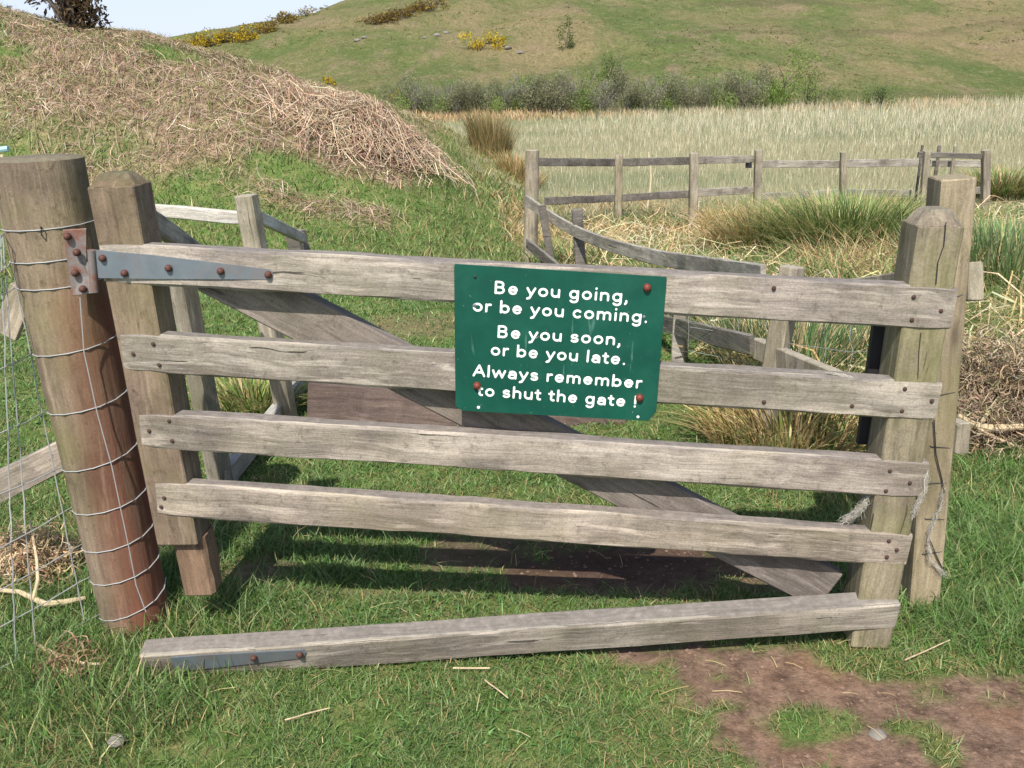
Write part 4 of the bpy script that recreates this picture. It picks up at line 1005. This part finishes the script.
tussock('grass_tussock', 1040, 300, .8, .6, 2200, [(102, 128, 78), (92, 116, 68), (116, 140, 90), (138, 148, 102), (176, 168, 120)], 'bluish-green flag leaves at the right edge', 'tussock', lean=(.1, .7), droop=.05, wd=(.01, .018))
tussock('grass_tussock', 1000, 285, .55, .55, 1500, [(98, 134, 80), (86, 122, 70), (112, 148, 94), (196, 184, 140)], 'green reedy tussock beside the upper rail end', 'tussock', lean=(.1, .7), droop=.05, wd=(.008, .015))
tussock('grass_tussock', 800, 385, .4, .5, 1500, [(98, 134, 86), (84, 120, 70), (200, 186, 148), (186, 168, 124)], 'thin reedy tussock seen between the gate bars beside the latch stile', 'tussock', lean=(.1, .8), droop=.1)
tussock('grass_tussock', 800, 452, .4, .34, 1000, [(186, 164, 112), (170, 146, 98), (120, 128, 70), (200, 182, 134)], 'straw tussock between the bars near the foot of the latch stile', 'tussock', droop=.2)
tussock('grass_tussock', 250, 412, .25, .26, 600, [(96, 126, 52), (150, 150, 92), (190, 174, 124)], 'green and straw tuft behind the hinge end of the gate', 'tussock', droop=.2)

# dead bushes: brittle curly brown fronds
def dead_bush(name, c, r, h, n, cols, label, flat=.8):
    u = rng.normal(0, 1, (n, 3)); u /= np.linalg.norm(u, axis=1, keepdims=True); u[:, 2] = np.abs(u[:, 2])
    rad = rng.random(n)**.45; lump = 1+.35*(fbm(u[:, 0]*2.2+4, u[:, 2]*2.2+u[:, 1], 3)-.5)*2
    P = np.asarray(c)+u*np.array([r, r*flat, h])*(rad*lump)[:, None]
    k = 5; C = np.empty((n, k, 3)); d = rng.normal(0, 1, (n, 3))+u*.6; d /= np.linalg.norm(d, axis=1, keepdims=True); e = np.cross(d, rng.normal(0, 1, (n, 3))); e /= np.linalg.norm(e, axis=1, keepdims=True)
    L = rng.uniform(.04, .11, n)
    for i in range(k):
        a_ = i/(k-1)*2.6; C[:, i] = P+(d*np.sin(a_)+e*(1-np.cos(a_)))*(L/2.2)[:, None]
    C[:, :, 2] = np.maximum(C[:, :, 2], H(C[:, :, 0], C[:, :, 1])+.002)
    W_ = rng.uniform(.003, .007, n)[:, None]*np.array([1, 1, .9, .7, .2])[None]
    return ribbons(name, C, W_, rng.normal(0, 1, (n, 3)), palette(n, cols, .22), M_DRY, origin=c), label
c = onz(1012, 452); o, lb = dead_bush('dead_bush', c+np.array([.06, .22, .0]), .42, .46, 11000, [(162, 144, 118), (142, 124, 100), (178, 162, 136), (122, 104, 84), (166, 148, 120)], 'brittle brown dead bush beside the latch post')
tag(o, lb, 'bush')
yb = onz(1000, 450)[1]-.02
br = join([tube_geo([aty(958, 415, yb), aty(975, 425, yb-.02), aty(990, 428, yb-.03), aty(1012, 427, yb-.04), aty(1050, 426, yb-.02)], [.012, .015, .017, .015, .012], 8),
           tube_geo([aty(980, 426, yb-.02), aty(988, 412, yb), aty(998, 394, yb)], [.010, .009, .006], 7),
           tube_geo([aty(962, 415, yb), aty(985, 433, yb-.04), aty(1010, 444, yb-.05), aty(1050, 462, yb-.05)], [.006, .008, .007, .005], 7)])
tag(part_world('fallen_branch', br, M_STICK), 'pale forked branch lying against the brown dead bush', 'branch')
c = onz(28, 590); o, lb = dead_bush('dead_weed', c+np.array([-.02, .10, .0]), .17, .15, 1500, [(176, 152, 118), (150, 126, 98), (190, 170, 134)], 'dry tan weed tangled under the wire left of the gatepost')
tag(o, lb, 'weed')
c = onz(68, 672); o, lb = dead_bush('dead_weed', c+np.array([0, .02, -.02]), .07, .05, 350, [(170, 140, 112), (150, 122, 98)], 'small dead weed in the grass before the round gatepost')
tag(o, lb, 'weed')
tag(part_world('stick', tube_geo([onz(-20, 588, .05), onz(20, 592, .05), onz(45, 604, .045), onz(65, 602, .04), onz(85, 598, .03)], [.006, .008, .010, .010, .007], 8), M_STICK), 'pale bent stick lying under the wire left of the gatepost', 'stick')
tag(part_world('stick', tube_geo([onz(33, 600, .05), onz(38, 580, .1), onz(37, 560, .13), onz(30, 520, .2)], [.006, .006, .005, .003], 7), M_STICK), 'thin curved twig rising from the dry tan weed', 'stick')
tag(part_world('stick', tube_geo([onz(35, 643, .03), onz(60, 657, .03), onz(85, 664, .03), onz(100, 664, .03)], [.006, .006, .005, .004], 7), M_STICK), 'tan stalk in the grass before the round gatepost', 'stick')
for (a, b_, r, lb) in [((453, 668), (490, 668), .004, 'short pale straw stick lying just before the dropped bar'), ((485, 680), (508, 698), .003, 'thin pale stick slanting in the front turf, right of the straw'), ((285, 720), (330, 708), .003, 'thin bent twig in the front turf at left'), ((905, 660), (950, 640), .003, 'thin twig on the turf by the latch stile')]:
    A_ = onz(*a, .025); B_ = onz(*b_, .03); stick('stick', A_, B_, r*.7, lb, 'stick', M_STICK)
# crumbs of earth and grit on the trodden ground
n = 9000; x = rng.uniform(-1.2, 2.6, n); y = rng.uniform(1.2, 3.1, n); kp = rng.random(n) < dirt_mask(x, y)**1.5; x = x[kp]; y = y[kp]; n = len(x)
r_ = .0015+.007*rng.random(n)**4; oc = np.array([(1, 0, 0), (0, 1, 0), (-1, 0, 0), (0, -1, 0), (0, 0, .8), (0, 0, -.6)])
V = (np.stack([x, y, H(x, y)+r_*.2], 1)[:, None, :]+oc[None]*r_[:, None, None]*rng.uniform(.6, 1.4, (n, 6, 1))); tri = np.array([(0, 1, 4), (1, 2, 4), (2, 3, 4), (3, 0, 4), (1, 0, 5), (2, 1, 5), (3, 2, 5), (0, 3, 5)])
o = part_world('soil_crumbs', (V.reshape(-1, 3), [tuple(q) for q in (tri[None]+6*np.arange(n)[:, None, None]).reshape(-1, 3).tolist()]), plain('earth_crumb', lin(112, 90, 76), .95, 0, .6, 60), smooth_=False)
tag(o, 'crumbs of earth and grit on the bare patch', 'soil', kind='stuff')
# small stone and wool scrap in the front turf
def rock(name, c, r, mat, label, cat, group=None, sq=.6):
    V = []; F = []; sd = random.random()*40
    for i in range(9):
        th = math.pi*i/8
        for k in range(14):
            ph = 2*math.pi*k/14; d = Vector((math.sin(th)*math.cos(ph), math.sin(th)*math.sin(ph), math.cos(th)))
            q = r*(1+.35*mnoise.noise(d*1.3+Vector((sd, 0, 0)))+.15*mnoise.noise(d*3.5+Vector((sd, 3, 0)))); V.append(np.asarray(c)+np.array([d.x*q, d.y*q, d.z*q*sq]))
    for i in range(8):
        for k in range(14): F.append((i*14+k, (i+1)*14+k, (i+1)*14+(k+1) % 14, i*14+(k+1) % 14))
    return tag(part_world(name, (V, F), mat, ang=50), label, cat, group)
rock('stone', onz(116, 741, .015), .022, M_STONE, 'small pale stone in the grass at front left', 'stone')
rock('stone', onz(877, 735, -.002), .022, M_STONE, 'small grey stone half sunk in the bare earth', 'stone', sq=.45)
# sheep's wool caught on the latch end
def wool(name, pts, n, spread, label):
    pts = np.array(pts); s = rng.random(n)*(len(pts)-1.001); i = s.astype(int); P = pts[i]+(pts[i+1]-pts[i])*(s-i)[:, None]
    k = 5; C = np.empty((n, k, 3)); d = (pts[i+1]-pts[i]); d /= np.linalg.norm(d, axis=1, keepdims=True); L = rng.uniform(.02, .06, n)
    for j in range(k): C[:, j] = P+d*(L*(j/4-.5))[:, None]+rng.normal(0, spread, (n, 3))*(1 if j else .5)
    return tag(ribbons(name, C, np.full((n, k), .0007), rng.normal(0, 1, (n, 3)), palette(n, [(214, 208, 196), (190, 182, 168), (226, 222, 212)], .1), M_WOOL, origin=tuple(pts[0])), label, 'wool')
wool('wool_tuft', [gp(927, 475, -.006), gp(924, 492, -.006), gp(917, 505, -.006), gp(914, 512, -.006)], 160, .0045, 'white wool wisp caught on the end of the fourth gate bar')
wool('wool_tuft', [aty(944, 488, 2.335), aty(939, 510, 2.335), aty(930, 528, 2.335), aty(928, 545, 2.335), aty(930, 560, 2.335), aty(944, 573, 2.335)], 180, .005, 'grey-white wool strand hanging in the wire of the latch post')
wool('wool_tuft', [gp(866, 500, .02), gp(858, 510, .02), gp(853, 516, .03), gp(846, 519, .03)], 200, .007, 'grey wool tuft in the corner of bar and latch stile')
rp = gp(842, 373.5, .02)
wool('bird_dropping', [gp(835, 374, .012), gp(843, 375.5, .012), gp(850, 377.5, .01)], 260, .0018, 'white splash on top of the second bar')

# ---- scrub, bushes, gorse, stones on the hill
def crown(c, rx, ry, rz, n, leaf, cols, lobes=7, seed=0, upness=.3):
    g = np.random.default_rng(seed+100)
    lc = g.normal(0, .45, (lobes, 3)); lc[:, 2] = np.abs(lc[:, 2])*.9+.15; lr = g.uniform(.3, .55, lobes)
    li = g.integers(0, lobes, n); u = g.normal(0, 1, (n, 3)); u /= np.linalg.norm(u, axis=1, keepdims=True)
    P = lc[li]+u*(lr[li]*g.random(n)**.4)[:, None]; P[:, 2] = np.maximum(P[:, 2], .03*g.random(n))
    P = np.asarray(c)+P*np.array([rx, ry, rz])
    d = g.normal(0, 1, (n, 3)); d[:, 2] += upness; d /= np.linalg.norm(d, axis=1, keepdims=True); L = leaf*g.uniform(.6, 1.5, n)
    C = np.stack([P-d*L[:, None]/2, P, P+d*L[:, None]/2], 1)
    W_ = (leaf*g.uniform(.3, .6, n))[:, None]*np.array([.4, 1, .2])[None]
    base = np.array([lin(*q) for q in cols]); tone = g.uniform(.8, 1.2, lobes)[li]
    col = base[g.integers(0, len(base), n)]*(tone*(1+g.normal(0, .18, n)))[:, None]
    return C, W_, g.normal(0, 1, (n, 3)), np.clip(col, .004, .9)
def limbs(c, rx, rz, nb, r, seed):
    g = random.Random(seed); G = []
    for k in range(nb):
        a = g.uniform(0, 6.28); s = g.uniform(.2, .8); z = g.uniform(.6, 1.15)*rz; p0 = np.asarray(c)+np.array([g.uniform(-.15, .15)*rx, g.uniform(-.1, .1)*rx, -.08])
        p3 = np.asarray(c)+np.array([math.cos(a)*s*rx, math.sin(a)*s*rx, z]); p1 = p0+(p3-p0)*.35+np.array([g.uniform(-.1, .1)*rx, 0, .12*rz]); p2 = p0+(p3-p0)*.7+np.array([g.uniform(-.12, .12)*rx, 0, .05*rz])
        G.append(tube_geo([p0, p1, p2, p3], [r, r*.75, r*.5, r*.2], 5))
    return join(G)
def shrub(name, c, rx, ry, rz, n, leaf, cols, nb, br_, label, cat, group=None, seed=1, lobes=7, bark=M_BARK):
    t_ = thing(name, tuple(c), label, cat, group)
    C, W_, sd, col = crown(c, rx, ry, rz, n, leaf, cols, lobes, seed)
    ribbons('crown', C, W_, sd, col, M_CROWN, t_)
    part_world('trunk', limbs(c, rx, rz, nb, br_, seed), bark, t_)
    return t_
# scrub row: three built, the rest copies of them
SCR = [[(142, 150, 108), (154, 154, 120), (130, 134, 98), (138, 126, 102)], [(136, 156, 86), (148, 164, 98), (124, 140, 78)], [(142, 138, 116), (132, 126, 106), (152, 148, 124), (128, 142, 94)]]
LBL = ['grey leafless scrub bush in the dense row at the hill foot', 'greener scrub bush just coming into leaf in the row at the hill foot', 'purplish twiggy scrub bush in the dense row at the hill foot']
proto = []
row = []
for k in range(34):
    px = 405 + k*10.5 + random.uniform(-4, 4); row.append((px, 115.0 - max(0, px-560)*.012 + random.uniform(-2.5, 2.0), random.uniform(.75, 1.15)))
def copy_tree(o):
    c_ = o.copy(); COL.objects.link(c_)
    for ch in o.children:
        d_ = ch.copy(); COL.objects.link(d_); d_.parent = c_
    return c_
BARKG = plain('grey_twig_bark', lin(120, 114, 108), .9, 0, .5, 20)
for k, (px, py, s) in enumerate(row):
    c = hit(px, py); kind = random.choice([0, 1, 1, 2, 0]) if k > 2 else k
    if k < 3:
        proto.append(shrub('scrub_bush', c, 1.15, .9, [1.3, 1.55, 1.2][k], 3800, .07, SCR[k], 34, .022, LBL[k], 'scrub bush', 'scrub bushes along the hill foot', seed=k+5, lobes=9, bark=BARKG))
    else:
        o = copy_tree(proto[kind]); o.location = c; o.rotation_euler = (0, 0, random.uniform(0, 6.28)); q = s*random.uniform(.85, 1.1); o.scale = (s, s, q); o['label'] = LBL[kind]
# second, looser rank of greener scrub up the slope
for k in range(16):
    px = 450+k*17+random.uniform(-7, 7); c = hit(px, random.uniform(97, 106)); o = copy_tree(proto[1]); o.location = c; s = random.uniform(.6, .95)
    o.scale = (s*1.2, s*1.2, s*.8); o.rotation_euler = (0, 0, random.uniform(0, 6.28)); o['label'] = 'low green scrub bush on the slope behind the dense row'
LG = [(122, 150, 66), (106, 134, 54), (140, 164, 84), (94, 118, 50)]
shrub('willow_bush', hit(776, 109), 2.0, 1.5, 1.9, 5000, .09, LG, 16, .03, 'bright green spreading willow bush at the hill foot right of centre', 'bush', seed=21)
shrub('willow_bush', hit(810, 109), 1.3, 1.1, 1.3, 2200, .08, [(116, 134, 74), (104, 122, 64), (134, 146, 92)], 12, .025, 'duller green bush right against the bright willow bush', 'bush', seed=22)
shrub('willow_bush', hit(742, 110), .8, .8, 1.3, 1500, .08, [(118, 128, 88), (104, 112, 76), (134, 140, 102)], 14, .022, 'grey-green upright bush left of the bright willow bush', 'bush', seed=23)
shrub('small_bush', hit(878, 111), .75, .7, 1.2, 1300, .08, [(108, 128, 74), (94, 114, 62), (126, 142, 90)], 10, .02, 'small green bush standing alone in the reeds', 'bush', seed=24)
shrub('hill_bush', hit(616, 86), 1.1, .9, 1.5, 2400, .08, [(92, 114, 54), (80, 100, 46), (108, 128, 66)], 10, .025, 'upright green bush on the slope above the scrub row', 'bush', seed=25)
shrub('hill_bush', hit(567, 48), .6, .6, 1.3, 500, .12, [(96, 114, 62), (84, 102, 54)], 6, .02, 'small faint bush high on the grassy slope', 'bush', seed=26)
YG = [(206, 176, 40), (222, 192, 52), (186, 158, 40), (96, 104, 48), (196, 168, 36)]
DG = [(104, 92, 56), (92, 84, 52), (124, 104, 58), (176, 150, 46)]
def gorse(px, py, rx, rz, n, cols, label, seed, leaf=.11, ry=None): return shrub('gorse_bush', hit(px, py, 45), rx, ry or rx*.8, rz, n, leaf, cols, 6, .03, label, 'gorse', 'gorse bushes on the hill' if label.startswith('yellow-brown') else None, seed=seed)
gorse(479, 51, 1.35, .75, 1200, YG, 'larger yellow gorse bush in flower on the open hillside', 31)
gorse(500, 46, .5, .5, 450, YG, 'small yellow gorse bush right beside the larger one', 32)
gorse(491, 44, .3, .35, 200, DG, 'tiny dark gorse bush above the two yellow ones', 33)
gorse(398, 101, .65, .6, 500, YG[:3]+[(120, 128, 66), (110, 120, 60)], 'half-flowered gorse at the left end of the scrub row', 34)
gorse(330, 86, .3, .4, 350, YG, 'single small round yellow gorse below the ridge', 35)
k = 0
for i in range(26):      # gorse climbing the skyline ridge
    s = i/25; px = 178+s*150+random.uniform(-4, 4); py = np.interp(px, [178, 215, 250, 290, 330], [46, 45, 36, 19, 6])+random.uniform(-1, 5)
    gorse(px, py, random.uniform(.7, 1.2), random.uniform(.5, .8), 260, YG[:3]+DG if px < 262 else DG+[(150, 128, 60)], 'yellow-brown gorse in the straggling line on the skyline ridge', 40+i, .16)
for i in range(12):      # dark band
    s = i/11; px = 372+s*66+random.uniform(-3, 3); py = 26-s*20+random.uniform(-2, 2)
    gorse(px, py, random.uniform(.9, 1.4), .55, 260, DG+[(100, 80, 58), (110, 88, 60)], 'yellow-brown gorse in the dark band high on the hill', 80+i, .16)
for i, (px, py, r) in enumerate([(508, 49, .24), (520, 53, .2), (357, 41, .22), (364, 38, .18), (437, 36, .26), (446, 33, .2), (425, 38, .16)]):
    c = hit(px, py); rock('boulder', c+np.array([0, 0, .03]), r, M_STONE, 'grey boulder among the scattered rocks on the hillside', 'boulder', 'boulders on the hillside')
# dark gorse on top of the bank, top left
gc = hit(72, 30)
shrub('gorse_bush', gc, .62, .6, .85, 2600, .08, [(84, 70, 52), (70, 58, 44), (98, 82, 60), (112, 96, 72)], 16, .04, 'dark leggy gorse on top of the bank against the sky', 'gorse', seed=121, lobes=8)
c2 = gc+np.array([.42, -.1, .62])
C, W_, sd, col = crown(c2, .14, .14, .12, 60, .06, YG[:3], 3, 131)
fl_ = bpy.data.objects['gorse_bush'] if False else None
ribbons('flowers', C, W_, sd, col, M_LEAF, [o for o in bpy.data.objects if o.get('label', '').startswith('dark leggy')][0])
gc2 = hit(10, 8)
shrub('gorse_bush', gc2, 1.2, .9, .8, 1500, .09, [(70, 66, 46), (62, 60, 40), (90, 82, 56)], 10, .04, 'low dark gorse at the top left corner of the bank', 'gorse', seed=122, lobes=7)
